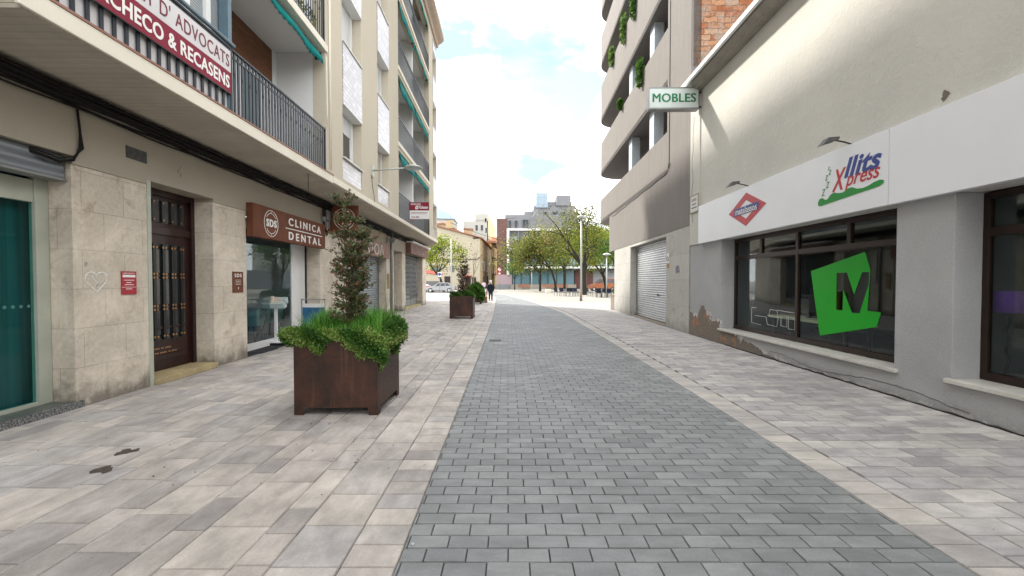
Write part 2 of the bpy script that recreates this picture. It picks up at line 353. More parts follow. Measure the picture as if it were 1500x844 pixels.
    col = n.mix(n.math('MULTIPLY', k, .8), c, (.35, .355, .36)); col = n.mix(.3, col, n.ramp(n.noise(45, 4, .8), [(.3, .3), (.7, .7)]), 'OVERLAY')
    vec, xyz = uvw(n); v, z = xyz[1], xyz[2]
    win = n.math('MULTIPLY', n.ramp(n.math('DIVIDE', v, 14.), [(.60, 0.), (.70, .55), (.80, 1.), (.90, 1.)]), 1.)
    big = n.noise(1.6, 5, .6, dist=.8)
    win2 = n.ramp(n.math('DIVIDE', v, 14.), [(.79, 0.), (.85, 1.)])
    hgt = n.math('ADD', n.math('MULTIPLY', big, .95), n.math('MULTIPLY', n.noise(9, 4, .7), .12))
    lim = n.math('SUBTRACT', n.math('MULTIPLY', n.math('MULTIPLY_ADD', win2, .75, n.math('MULTIPLY', win, 1.0)), n.math('MULTIPLY_ADD', hgt, 1.0, -.16)), z)
    peel = n.ramp(n.math('ADD', lim, .5), [(.50, 0.), (.515, 1.)]); rim = n.ramp(n.math('ADD', lim, .5), [(.42, 0.), (.455, 1.)])
    flake = n.math('MULTIPLY', n.math('MULTIPLY', rim, n.ramp(n.noise(3.1, 3, .6), [(.50, 0.), (.53, 1.)])), n.ramp(v, [(0., 0.), (1., 1.)]))
    rub = n.ramp(n.noise(24, 5, .7), [(.3, (.11, .095, .08)), (.55, (.22, .19, .155)), (.75, (.33, .30, .26))])
    rub = n.mix(n.ramp(n.noise(3.7, 4, .6, dist=.5), [(.56, 0.), (.62, .9)]), rub, n.ramp(n.noise(30, 4, .7), [(.3, (.27, .13, .08)), (.7, (.46, .24, .14))]))
    col = n.mix(flake, col, (.62, .62, .60)); col = n.mix(peel, col, rub)
    grime = n.ramp(n.math('SUBTRACT', n.math('MULTIPLY', n.noise(4, 5, .7), .34), z), [(0., 0.), (.16, .45)]); col = n.mix(grime, col, (.16, .15, .14))
    n.bump(n.math('ADD', n.math('MULTIPLY', peel, -1.6), n.math('ADD', n.noise(28, 6, .75), n.math('MULTIPLY', flake, -.3))), .9, .014); M['shopwall_lo'] = n.fin(col, .92, 0, .2)
    M['shopwall_hi'] = plaster_mat('cream_rough_plaster', (.62, .605, .555), (.53, .52, .485), bs=9, bstr=.75, bd=.02, big=.7, var=.8)
    M['fascia'] = simple('white_aluminium_fascia', (.77, .785, .82), .4, 0, .5, .03, 1)
    M['sill'] = simple('cream_marble_sill', (.56, .54, .50), .35, var=.12, vs=4)
    M['brownframe'] = simple('bronze_aluminium_frame', (.028, .015, .011), .4, .3, .5, .2, 4)
    M['green'] = simple('green_vinyl', (.0, .36, .006), .4, 0, .4, .05, 1)
    M['green_dark'] = simple('green_paint', (.01, .24, .03), .45, var=.05)
    M['green_mobles'] = simple('teal_green_letters', (.0, .17, .06), .45, var=.05)
    M['signred'] = simple('sign_red', (.47, .035, .045), .45, var=.05)
    M['signblue'] = simple('sign_blue', (.03, .055, .25), .45, var=.05)
    M['lightbox'] = simple('pale_green_lightbox', (.60, .66, .64), .35, var=.03)
    M['brickorange'] = None
    n = N('rough_orange_brickwork'); vec, xyz = uvw(n); b = n.new('ShaderNodeTexBrick', offset=.5); b.inputs['Scale'].default_value = 1
    b.inputs['Brick Width'].default_value = .42; b.inputs['Row Height'].default_value = .17; b.inputs['Mortar Size'].default_value = .012; b.inputs['Bias'].default_value = 0
    b.inputs['Color1'].default_value = (.30, .10, .045, 1); b.inputs['Color2'].default_value = (.48, .26, .14, 1); b.inputs['Mortar'].default_value = (.16, .11, .08, 1)
    dn = n.new('ShaderNodeVectorMath', operation='ADD'); no = n.new('ShaderNodeTexNoise'); no.inputs['Scale'].default_value = 6
    mm = n.new('ShaderNodeVectorMath', operation='SCALE'); n.l.new(vec, no.inputs['Vector']); n.l.new(no.outputs[1], mm.inputs[0]); mm.inputs['Scale'].default_value = .12
    n.l.new(vec, dn.inputs[0]); n.l.new(mm.outputs[0], dn.inputs[1]); n.l.new(dn.outputs[0], b.inputs['Vector'])
    col = n.mix(n.ramp(n.noise(2.1, 6, .7), [(.46, 0.), (.56, .8)]), b.outputs[0], (.36, .29, .23)); col = n.mix(n.ramp(n.noise(5, 5, .7), [(.58, 0.), (.66, .8)]), col, (.16, .10, .08))
    col = n.mix(.5, col, n.ramp(n.noise(14, 5), [(.3, .3), (.7, .7)]), 'OVERLAY')
    n.bump(n.math('ADD', n.math('MULTIPLY', b.outputs['Fac'], -1.), n.noise(20, 5)), .9, .03); M['brickorange'] = n.fin(col, .9, 0, .2)
    M['corrugated'] = simple('grey_fibre_sheet', (.15, .165, .19), .7, var=.15, vs=4)
    M['greyrender'] = plaster_mat('mauve_grey_roughcast', (.245, .225, .21), (.195, .178, .17), bs=18, bstr=1.0, bd=.02, streak=.3, big=.45)
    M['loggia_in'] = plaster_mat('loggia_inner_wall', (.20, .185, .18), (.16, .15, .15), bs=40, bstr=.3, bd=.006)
    M['bluecol'] = simple('pale_blue_column_paint', (.46, .52, .57), .6, var=.06)
    # far
    M['bg_cream'] = plaster_mat('aged_cream_wall', (.47, .425, .325), (.38, .33, .25), bs=4, bstr=.2, bd=.02, big=.25)
    M['bg_ochre'] = plaster_mat('aged_ochre_wall', (.45, .36, .22), (.36, .28, .18), bs=4, bstr=.2, bd=.02, big=.25)
    M['bg_yellow'] = plaster_mat('yellow_wall', (.52, .37, .13), (.45, .33, .13), bs=4, bstr=.2, bd=.02, big=.25)
    M['bg_white'] = plaster_mat('pale_wall', (.46, .455, .42), (.38, .37, .34), bs=4, bstr=.2, bd=.02, big=.25)
    M['bg_grey'] = plaster_mat('raw_concrete', (.25, .255, .27), (.20, .205, .215), bs=4, bstr=.2, bd=.02, big=.3)
    M['bg_pink'] = plaster_mat('mauve_wall', (.40, .30, .32), (.36, .28, .3), bs=4, bstr=.2, bd=.02, big=.3)
    M['rooftile'] = plaster_mat('terracotta_roof_tiles', (.33, .16, .10), (.25, .13, .09), bs=12, bstr=.5, bd=.05, big=1)
    M['bg_brick'] = stone_mat('brown_brick_wall', (.155, .085, .072), (.125, .07, .06), bw=1.2, bh=.55, mort=.02, dirt=0, patch=.05)
    M['silver'] = simple('silver_car_paint', (.33, .33, .34), .3, .3, .6, .04)
    M['orange'] = simple('orange_car_paint', (.30, .085, .02), .28, .2, .6, .1, 3)
    M['rubber'] = simple('tyre_rubber', (.015, .015, .015), .85)
    M['navy'] = simple('navy_coat_cloth', (.008, .012, .028), .9, var=.3, vs=12)
    M['skin'] = simple('skin', (.45, .27, .2), .6, var=.05)
    M['hairwhite'] = simple('white_hair', (.65, .63, .60), .8)
    M['pinkcloth'] = simple('pale_pink_cloth', (.60, .42, .55), .9)
    M['jeans'] = simple('pale_grey_trousers', (.35, .38, .40), .9)
    M['redcanvas'] = simple('red_canvas', (.45, .05, .03), .8)
    M['bin_wood'] = simple('orange_bench_wood', (.33, .12, .05), .6, var=.3, vs=8)
    M['concrete'] = plaster_mat('planter_concrete', (.27, .23, .19), (.2, .17, .14), bs=30, bstr=.4, bd=.01)
    M['leaflet'] = simple('leaflet_paper', (.66, .56, .47), .6, var=.1)
    M['acrylic'] = simple('pale_acrylic', (.45, .55, .55), .2, 0, .6)
    M['green_chair'] = simple('sage_chair_plastic', (.13, .24, .22), .5, var=.06)
    M['board_blue'] = simple('blue_poster', (.03, .12, .26), .3, var=.25, vs=5)
    M['purple'] = simple('purple_lampshade', (.17, .04, .34), .7, var=.1)
    M['yellowbox'] = simple('yellow_poster', (.40, .30, .03), .5)
    M['deskwood'] = simple('pale_desk_wood', (.75, .65, .42), .5, var=.1, vs=3)
    M['lilac'] = simple('lilac_spray_paint', (.25, .20, .33), .7)
    M['chalk'] = simple('chalk_white_mark', (.66, .63, .58), .9, var=.2, vs=30)
build_materials()
# ================================================================== GROUND
def slab_tile(mb, x0, x1, y0, y1, tone, g=.003, ch=.005, z=0., h=.012, jit=0., gy=None):
    gy = gy or (g, g)
    x0 += g; x1 -= g; y0 += gy[0]; y1 -= gy[1]
    if x1-x0 < .012 or y1-y0 < .012: return
    zz = z + random.uniform(-jit, jit); tx = random.uniform(-jit, jit)*.6
    mb.tone = tone
    mb.add([(x0,y0,z-h),(x1,y0,z-h),(x1,y1,z-h),(x0,y1,z-h),
            (x0+ch,y0+ch,zz-tx),(x1-ch,y0+ch,zz+tx),(x1-ch,y1-ch,zz+tx),(x0+ch,y1-ch,zz-tx)],
           [(4,5,6,7),(0,1,5,4),(1,2,6,5),(2,3,7,6),(3,0,4,7)])
def sheet(name, pts, z, m):
    mb = MB(); mb.add([(x, y, z) for x, y in pts], [tuple(range(len(pts)))])
    o = mb.build(name, m, recalc=False); return tag(o, kind='structure')
sheet('ground', [(-900,-300),(900,-300),(900,1500),(-900,1500)], -.045, M['ground'])
sheet('joint_bed', [(-8,-9),(8,-9),(8,58),(-14,58)], -.018, M['joint'])
RL = [(-9,-.62),(2.3,-.65),(12.5,-.74),(20,-.86),(31.3,-1.19),(42.6,-1.6),(50,-2.4),(58,-4.2)]
RR = [(-9,2.5),(2.3,2.54),(5.5,2.59),(12,2.60),(21.7,2.55),(26,2.25),(31.3,1.74),(41,.64),(50,-.75),(58,-2.6)]
def ip(T, y): return float(np.interp(y, [t[0] for t in T], [t[1] for t in T]))
# road: rows of pavers laid across, half bonded
mb = MB(); y = -2.0; k = 0; ph, pw = .131, .243
while y < 57.6:
    a, b = ip(RL, y), ip(RR, y); sh = -.0094*y; x = math.floor((a-sh)/pw)*pw + sh - (pw/2 if k % 2 else 0)
    while x < b:
        x0, x1 = max(x, a), min(x+pw, b)
        slab_tile(mb, x0, x1, y, y+ph, random.random(), g=random.uniform(.0008, .0025), gy=(random.uniform(.0015, .005), random.uniform(.0015, .005)), ch=.0035, h=.012, jit=.0018)
        x += pw
    y += ph; k += 1
tag(mb.build('road', M['roadtile'], recalc=False), kind='structure')
rl = random.Random(12); mb = MB()
for _ in range(150):
    a = rl.uniform(0, 6.28); x = rl.choice((rl.gauss(-1.35, .18), rl.gauss(-2.3, .5), rl.uniform(-4.8, -.7))); y = rl.uniform(3.2, 8.5); q = rl.uniform(.006, .018); mb.tone = rl.random()
    mb.add([(x, y, .004), (x+q*math.cos(a), y+q*math.sin(a), .008), (x+1.8*q*math.cos(a+.5), y+1.8*q*math.sin(a+.5), .005), (x+q*math.cos(a+1), y+q*math.sin(a+1), .003)], [(0,1,2,3)])
tag(mb.build('leaf_litter', M['redleaf'], base=(-2, 5.5, .004), recalc=False), 'specks of dry leaf litter scattered on the slabs round the foreground planter', 'litter', kind='stuff')
def LX(y): return -5.37-.0197*y            # foot of the left facade
def RX(y): return 5.224+.0094*y
# left pavement: border course beside the road, then alternating wide and narrow slab courses along the street
mb = MB(); y = -2.0
while y < 57: slab_tile(mb, ip(RL, y)-.315, ip(RL, y), y, y+.21, random.random()**.8, jit=.001); y += .21
off = 0.315; i = 0
while off < 14:
    wd = (.40, .21)[i % 2]; y = -2.0 - random.random()*.4
    while y < 57:
        ln = random.choice((.42, .42, .42, .63)) if wd > .3 else random.choice((.42, .42, .31, .63))
        base = ip(RL, 12) if y < 30 else ip(RL, 12); x1 = base-off-.0094*(y-12); x0 = x1-wd
        lim = LX(y)-.5 if y < 30 else -13.5
        lead = ip(RL, y)-.315                   # border course swings with the road
        xx1 = min(x1, lead)
        if xx1 > lim and x0 < lead: slab_tile(mb, max(x0, lim), xx1, y, y+ln, random.random(), jit=.0012)
        y += ln
    off += wd; i += 1
tag(mb.build('left_pavement', M['lefttile'], recalc=False), kind='structure')
# right pavement: cream border course and half-bonded slabs laid across
mb = MB(); y = -2.0
while y < 57: slab_tile(mb, ip(RR, y), ip(RR, y)+.31, y, y+.21, random.random(), jit=.001); y += .21
tag(mb.build('pavement_border', M['borderR'], recalc=False), kind='structure')
mb = MB(); y = -2.0; k = 0
while y < 33:
    a = ip(RR, y)+.31; b = RX(y)+.5 if y < 26 else 8.5; x = a + .004*y - (0 if k % 2 else .2); first = True
    while x < b:
        slab_tile(mb, max(x, a), min(x+.4, b), y, y+.205, random.random(), jit=.0012); x += .4
    y += .205; k += 1
tag(mb.build('right_pavement', M['righttile'], recalc=False), kind='structure')
sheet('square_paving', [(8.5,26),(60,26),(60,91),(-2.6,91),(-2.6,58),(ip(RR,50)+.31,50),(ip(RR,41)+.31,41),(ip(RR,33)+.31,33),(8.5,33)], -.004, M['plaza'])
sheet('far_street', [(-60,58),(-2.6,58),(-2.6,160),(-60,160)], -.008, M['plaza'])
sheet('far_roadway', [(-60,61),(-3.2,61),(-2.2,64),(-2.2,67.5),(-60,67.5)], -.003, M['asphalt'])
# stains, drain cover, survey mark
def blob(cx, cy, rx, ry, n=26, seed=1, z=.003, amp=.35, th=.0):
    r = random.Random(seed); k = [r.uniform(-1, 1) for _ in range(8)]
    return [(cx+rx*math.cos(t)*(1+amp*(k[0]*math.sin(2*t)+k[1]*math.cos(3*t)+k[2]*math.sin(5*t)*.7+k[3]*math.cos(7*t)*.5)),
             cy+ry*math.sin(t)*(1+amp*(k[4]*math.cos(2*t)+k[5]*math.sin(3*t)+k[6]*math.cos(5*t)*.7+k[7]*math.sin(8*t)*.4))) for t in [2*math.pi*i/n for i in range(n)]]
for cx, cy, rx, ry, sd, lab in ((-3.47, 3.66, .085, .075, 3, 'dark oil stain on the pale slabs, the nearer one of the pair'),
                             (-3.62, 4.07, .075, .085, 5, 'dark oil stain on the pale slabs, the farther one of the pair')):
    mb = MB(); mb.add([(x, y, .0025) for x, y in blob(cx, cy, rx, ry, seed=sd)], [tuple(range(26))])
    tag(mb.build('pavement_stain', M['stain'], base=(cx, cy, .0025), recalc=False), lab, 'stain', 'dark stains on the pavement')
mb = MB(); mb.box(-.62, -.28, 11.55, 11.95, -.01, .004)
dc = mb.build('drain_cover', M['iron'], base=(-.45, 11.75, 0)); tag(dc, 'flat iron drain cover set where pavers meet the left pavement', 'drain cover')
mb = MB()
for i in range(5): mb.box(-.60, -.30, 11.60+i*.065, 11.63+i*.065, .004, .008)
mb.build('rib', M['iron'], dc)
tag(MB().cyl((-.604, 2.62, -.002), (-.604, 2.62, .006), .011, n=16).build('survey_marker', M['steel'], base=(-.604, 2.62, 0)), 'small round white survey marker on a grey paver', 'marker')

# ================================================================== LEFT APARTMENT BUILDING
AB = thing('apartment_building', 'beige apartment block with blue-black balcony railings, teal awnings and stone-clad shop fronts', 'building', L, (0, 0, 0))
V0 = -12
shops = [(1.2, 5.46), (6.67, 8.10), (9.14, 12.80), (15.4, 20.08), (21.4, 23.2), (23.95, 29.0)]
tops = [3.16, 3.12, 3.06, 3.0, 3.14, 3.2]
edges = [V0]+[x for s in shops for x in s]+[30.3]
for a, b in zip(edges[::2], edges[1::2]):
    mb = MB(); mb.gridwall(-.45, 0, (a, b), (0, 3.06), []); mb.build('stone_pier', M['stone'], AB, bevel=.006)
mb = MB()
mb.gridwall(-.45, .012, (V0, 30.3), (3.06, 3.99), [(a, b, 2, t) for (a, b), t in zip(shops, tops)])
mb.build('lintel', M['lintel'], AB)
mb = MB(); mb.hexa([(-.45,29.4,0),(-.02,30.28,0),(-3.2,38.5,0),(-3.6,38.3,0)], [(-.45,29.4,3.99),(-.02,30.28,3.99),(-3.2,38.5,3.99),(-3.6,38.3,3.99)])
mb.build('corner_wall', M['stone'], AB)
# body and slab of the projecting storeys
def zfloor(k): return 4.16 + 3.04*k      # top of slab k
mb = MB()
poly = [(-.3, 3.85), (1.15, 3.85), (1.15, 27.8), (-2.4, 38.8), (-3.2, 38.8), (-.3, 30.1)]
mb.prism(poly, 'z', 3.99, 4.03); mb.build('soffit', M['soffit'], AB)
LOG = [(3.85, 10.45), (17.7, 25.0)]; BAY = [(11.55, 13.1), (14.75, 16.2), (26.3, 27.6)]
holes = []
for k in range(4):
    z = zfloor(k)
    for a, b in LOG: holes.append((a, b, z+.04 if k else z+.04, z+2.72))
for a, b in BAY: holes.append((a, b, 4.3, 16.0))
mb = MB(); mb.gridwall(.85, 1.15, (10.45, 27.8), (4.035, 16.3), [h for h in holes if h[0] > 5]); mb.build('upper_wall', M['facade'], AB, bevel=.008)
mb = MB()
for k in range(0, 5): mb.box(.2, 1.15, V0, 10.45, 4.035+3.04*k if k else 4.035, 4.14+3.04*k) if k else mb.box(-.3, 1.15, 3.85, 10.45, 4.035, 4.14)
mb.box(-.3, 1.15, V0, 3.2, 4.0, 16.3)
mb.build('upper_wall_near', M['facade'], AB)
# cream fascia course at the first slab
mb = MB(); mb.box(1.15, 1.20, 10.8, 27.85, 4.02, 4.17); mb.box(1.15, 1.19, 3.80, 10.78, 4.0, 4.19); mb.build('slab_edge', M['cream'], AB, bevel=.008)
mb = MB(); mb.box(1.04, 1.20, 3.79, 10.79, 4.19, 4.215); mb.build('coping', simple('terracotta_coping', (.30, .15, .11), .7, var=.15), AB)
# inner walls of the storeys and floors
mb = MB()
for a, b in ((10.45, 11.55), (13.1, 14.75), (16.2, 17.7), (25.0, 26.3)):
    mb.box(-.4, .85, a, b, 4.035, 16.3)
mb.box(-.45, -.3, V0, 30, 3.99, 17.4); mb.build('inner_wall', M['white_wall'], AB)
mb = MB(); mb.hexa([(-.3,30,4.03),(.85,27.8,4.03),(-2.4,38.6,4.03),(-3.2,38.6,4.03)], [(-.3,30,16.3),(.85,27.8,16.3),(-2.4,38.6,16.3),(-3.2,38.6,16.3)])
mb.build('chamfer_wall', M['facade'], AB)
# loggias
def balustrade(mb, u, v0, v1, z0, z1, step=.115, bw=.009, knot=True):
    mb.box(u-.022, u+.022, v0, v1, z1-.03, z1); mb.box(u-.012, u+.012, v0, v1, z0+.04, z0+.065)
    mb.box(u-.012, u+.012, v0, v1, z1-.14, z1-.12)
    n = int((v1-v0)/step)
    for i in range(n+1):
        v = v0 + (v1-v0)*i/n
        mb.box(u-.008, u+.008, v-bw, v+bw, z0+.04, z1-.02)
        if knot and i % 2: mb.cyl((u, v, (z0+z1)/2+.12), (u, v, (z0+z1)/2+.17), .019, n=6)
    for v in (v0, v1): mb.box(u-.02, u+.02, v-.02, v+.02, z0, z1+.02)
for k in range(4):
    z = zfloor(k)
    for j, (a, b) in enumerate(LOG):
        if k > 0 or j == 1:
            mb = MB(); mb.box(.86, 1.19, a-.08, b+.08, z-(.17 if k else .12), z+.0); mb.build('balcony_slab', M['cream'], AB, bevel=.008)
            mb = MB(); mb.box(-.3, .86, a, b, z-(.15 if k else .11), z-.01); mb.build('loggia_floor', M['white_wall'], AB)
        mb = MB()
        if j == 0 and k == 0: balustrade(mb, 1.13, a+.02, 6.82, z+.02, z+1.06, .15, bw=.022, knot=False); balustrade(mb, 1.13, 6.84, b-.02, z+.02, z+1.06, .10, bw=.025)
        else: balustrade(mb, 1.13, a+.02, b-.02, z+.02, z+1.06, .115 if j == 0 else .14, knot=(j == 0))
        mb.build('railing', M['rail'], AB, recalc=False)
        if j == 1:
            # back wall: partition, white door frames and panes
            mb = MB(); mb.box(-.3, 1.0, 21.15, 21.27, z, z+2.88); mb.build('partition', M['white'], AB)
            mb = MB(); mb.box(-.3, .0, a, b, z, z+2.88); mb.build('back_wall', M['facade'] if k else M['white_wall'], AB)
            for dv in (18.6, 22.6):
                f = MB().box(-.02, .04, dv, dv+1.5, z+.03, z+2.35).build('window', M['white'], AB)
                g = MB(); g.box(.03, .05, dv+.1, dv+.7, z+.9, z+2.25); g.box(.03, .05, dv+.8, dv+1.4, z+.9, z+2.25); g.build('pane', M['glass_dark'], f)
        elif k > 0:
            mb = MB(); mb.box(-.3, .0, a, b, z, z+2.88); mb.build('back_wall', M['white_wall'], AB)
# window bays: recessed windows, tiled spandrels proud of them
for j, (a, b) in enumerate(BAY):
    mb = MB(); mb.box(.60, .80, a, b, 4.2, 16.0); mb.build('bay_back', M['white_wall'], AB)
    sp = [(4.30, 4.85), (6.25, 7.88), (9.32, 10.92), (12.36, 13.96), (15.4, 16.0)]
    for i, (z0, z1) in enumerate(sp):
        if i == 0: MB().box(.80, 1.13, a+.005, b-.005, z0, z1).build('spandrel', M['tile'], AB)
        else:
            s_ = MB().box(.82, 1.17, a+.015, b-.015, z0+.03, z1).build('spandrel', M['tile'], AB)
            MB().box(.80, 1.185, a+.01, b-.01, z0, z0+.028).build('spandrel_rim', M['white'], s_)
        MB().box(.80, 1.20, a-.0, b+.0, z1+.003, z1+.035).build('window_sill', M['sill'], AB)
        if i < 4:
            zz0, zz1 = sp[i][1]+.04, sp[i+1][0]-.005
            f = MB(); f.box(.80, .86, a+.02, b-.02, zz0, zz1)
            fo = f.build('window', M['white'], AB)
            half = (j == 0 and i == 0)
            closed = (j == 1 and i == 0)
            bl = MB(); lo = zz0+.02 if not half else zz1-.5
            if closed: lo = zz0 + .25
            bl.box(.865, .885, a+.08, b-.22, lo, zz1-.02); bl.build('roller_blind', M['blind_cream'] if closed else M['blind'], fo)
            if half or closed: MB().box(.862, .868, a+.10, b-.24, zz0+.05, lo-.01).build('pane', M['glass_dark'] if not closed else M['white'], fo)
            MB().box(.865, .90, b-.2, b-.02, zz0, zz1).build('frame', M['white'], fo)
# cornice and roof
mb = MB(); poly = [(.85,16.3),(1.25,16.3),(1.3,16.5),(1.5,16.62),(1.62,16.75),(1.62,16.98),(.85,16.98)]
mb.prism([(p[0], p[1]) for p in poly], 'y', V0, 27.9); mb.build('cornice', simple('salmon_cornice_render', (.42,.33,.26), .85), AB)
mb = MB(); mb.box(.2, 1.3, V0, 27.85, 16.98, 17.5); mb.box(-8, .2, V0, 29, 17.1, 17.4); mb.build('roof', M['cream'], AB)
# --- first loggia interior (lawyers' floor)
mb = MB(); mb.box(-.3, 0, 3.85, 10.45, 4.14, 7.03); mb.build('back_wall', M['white_wall'], AB)
mb = MB(); mb.box(.0, .03, 6.9, 10.2, 6.12, 6.93); mb.build('wood_panel', M['wood'], AB)
mb = MB(); mb.box(-.29, .86, 3.85, 10.44, 7.0, 7.03); mb.build('loggia_ceiling', M['white_wall'], AB)
mb = MB(); mb.box(.0, .06, 8.9, 9.7, 4.2, 6.05); wd = mb.build('balcony_door', M['white'], AB)
MB().box(.05, .07, 9.0, 9.6, 4.9, 5.95).build('pane', M['glass_blue'], wd)
MB().box(1.095, 1.105, 3.86, 6.8, 4.24, 5.12).build('frosted_panel', M['banner_grey'], AB)
gal = MB()
for i in range(8):
    v = 3.87+i*.43; gal.box(.93, 1.03, v, v+.10, 4.14, 7.0)
gal.box(.92, 1.04, 3.85, 6.93, 4.75, 4.84); gal.box(.92, 1.04, 3.85, 6.93, 6.3, 6.36); gal.box(.92, 1.04, 3.85, 6.93, 6.86, 7.0); gal.box(.93, 1.03, 3.85, 6.93, 4.14, 4.3)
go = gal.build('gallery_window', M['white'], AB)
n_ = N('frosted_gallery_pane'); vec, xyz = uvw(n_); w_ = n_.new('ShaderNodeTexWave', bands_direction='Y'); w_.inputs['Scale'].default_value = 8; n_.l.new(vec, w_.inputs['Vector']); n_.bump(w_.outputs[0], .4, .01)
MB().box(.96, .98, 3.87, 6.9, 4.2, 6.95).build('pane', n_.fin(n_.mix(w_.outputs[0], (.20,.22,.23), (.34,.37,.38)), .25), go)
mb = MB(); mb.box(1.0, 1.14, 6.78, 6.87, 4.2, 7.0); mb.cyl((1.15,3.8,5.27),(1.15,6.9,5.27),.032, n=10); mb.build('blue_post', M['rail_blue'], AB)
mb = MB(); mb.tube([(1.19,10.42,6.9),(1.2,10.42,5.6),(1.2,10.42,5.3)], .012); mb.tube([(1.19,10.62,8.4),(1.19,10.62,4.3)], .014); mb.tube([(1.19,10.68,8.4),(1.19,10.68,4.3)], .008); mb.build('drain_tube', M['cream'], AB)
# door no. 4
door = MB(); door.box(-.45, -.39, 6.67, 8.10, .1, 3.12); do = door.build('front_door', M['door'], AB)
mb = MB(); mb.box(-.39, -.355, 6.67, 8.10, 2.38, 2.5); mb.box(-.39, -.33, 6.67, 6.75, .1, 3.12); mb.box(-.39, -.33, 8.02, 8.10, .1, 3.12); mb.box(-.39, -.34, 6.75, 8.02, 3.02, 3.12)
mb.box(-.39, -.36, 6.88, 7.9, .28, .36); mb.box(-.39, -.36, 6.88, 7.9, .80, .84); mb.build('door_frame', M['door'], do, bevel=.004)
mb = MB(); mb.box(-.39, -.375, 6.90, 7.88, .62, 2.22); mb.box(-.39, -.375, 6.90, 7.88, 2.58, 2.95); mb.build('pane', M['glass_dark'], do)
mb = MB(); st = MB()
for i in range(5):
    v = 6.98+i*.2
    mb.box(-.375, -.345, v-.03, v+.03, .62, 2.22)
    mb.box(-.375, -.35, v-.028, v+.028, 2.58, 2.95)
    for z in (.68, 1.13, 1.19, 1.66, 1.72, 2.16):
        for dv in (-.032, .032): st.cyl((-.345, v+dv, z), (-.332, v+dv, z), .018, n=8)
    for z in (2.62, 2.91): st.cyl((-.35, v, z), (-.34, v, z), .014, n=8)
mb.build('door_bar', M['black'], do); st.build('stud', M['brass'], do)
mb = MB(); 
for z, P in ((.46, ((7.2,.1),(7.33,.06),(7.42,.13))), (.385, ((7.05,.12),(7.2,.08),(7.31,.14),(7.49,.05),(7.57,.12)))):
    for v, l in P: mb.box(-.39, -.387, v, v+l, z, z+.022)
mb.build('lettering', M['brass'], do)
MB().box(-.45, .07, 6.68, 8.09, 0, .1).build('doorstep', M['sandstep'], AB, bevel=.008)
mb = MB(); mb.box(.0, .014, 6.60, 6.668, 0, 3.12); mb.build('door_trim', M['postcream'], AB)
mb = MB(); mb.text('4', 'x', 7.22, 3.33, .11, .17, .012, .012, bold=.02); mb.build('house_number', M['lintel'], AB)
mb = MB(); mb.box(.012, .02, 6.24, 6.60, 3.36, 3.53)
for i in range(7): mb.box(.02, .027, 6.26, 6.58, 3.375+i*.021, 3.383+i*.021)
mb.build('vent_grille', M['iron'], AB)
# teal shop front
mb = MB(); mb.box(-.45, -.02, 1.2, 5.46, 0.0, .09); s_ = mb.build('shop_step', M['terrazzo'], AB, bevel=.01)
MB().box(-.02, .02, 1.2, 5.55, 0, .088).build('step_edge', M['granite'], AB)
mb = MB(); mb.box(-.36, -.28, 5.30, 5.455, .09, 3.15); mb.box(-.36, -.28, 1.2, 5.30, .09, .13); mb.box(-.37, -.30, 1.2, 5.30, 2.55, 2.82); sf = mb.build('shop_frame', M['postcream'], AB, bevel=.005)
MB().box(-.335, -.325, 1.2, 5.30, .13, 2.56).build('pane', M['glass_teal'], sf)
MB().box(-.52, -.46, .5, 5.6, .1, 3.2).build('curtain', M['curtain'], sf)
film = simple('pale_teal_film', (.06, .2, .19), .6)
for i in range(7): MB().cyl((-.324, 5.24-i*.085, 1.30), (-.322, 5.24-i*.085, 1.30), .02, n=12).build('dot_sticker', film, sf)
mb = MB(); mb.box(-.27, -.06, 1.2, 5.44, 2.86, 3.15); so = mb.build('shutter_box', M['shutter_blue'], AB, bevel=.006)
MB().box(-.25, -.04, 1.2, 5.45, 2.835, 2.862).build('shutter_slat', M['grey_metal'], so)
# dental clinic front: deep recess with glass set back
mb = MB(); mb.box(-.46, -.02, 9.16, 12.78, -.02, .012); mb.box(-.28, .03, 9.6, 10.3, .002, .022); mb.build('doormat', M['mat'], AB)
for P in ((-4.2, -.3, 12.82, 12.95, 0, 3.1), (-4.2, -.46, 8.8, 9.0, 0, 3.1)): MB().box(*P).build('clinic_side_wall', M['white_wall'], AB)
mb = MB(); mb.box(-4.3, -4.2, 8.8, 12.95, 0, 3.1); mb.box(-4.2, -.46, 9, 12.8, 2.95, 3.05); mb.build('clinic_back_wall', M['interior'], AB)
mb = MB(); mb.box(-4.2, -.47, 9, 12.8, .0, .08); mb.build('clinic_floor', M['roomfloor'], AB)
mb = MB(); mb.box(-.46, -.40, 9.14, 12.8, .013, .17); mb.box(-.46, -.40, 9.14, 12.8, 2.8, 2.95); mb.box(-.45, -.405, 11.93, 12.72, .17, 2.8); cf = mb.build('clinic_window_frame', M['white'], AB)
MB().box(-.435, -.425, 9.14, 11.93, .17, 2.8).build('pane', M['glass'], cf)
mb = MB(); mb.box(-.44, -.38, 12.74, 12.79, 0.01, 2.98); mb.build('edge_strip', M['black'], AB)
mb = MB(); mb.box(-4.1, -3.6, 10.2, 11.6, .1, 2.2); mb.build('clinic_cupboard', M['interior_dark'], AB)
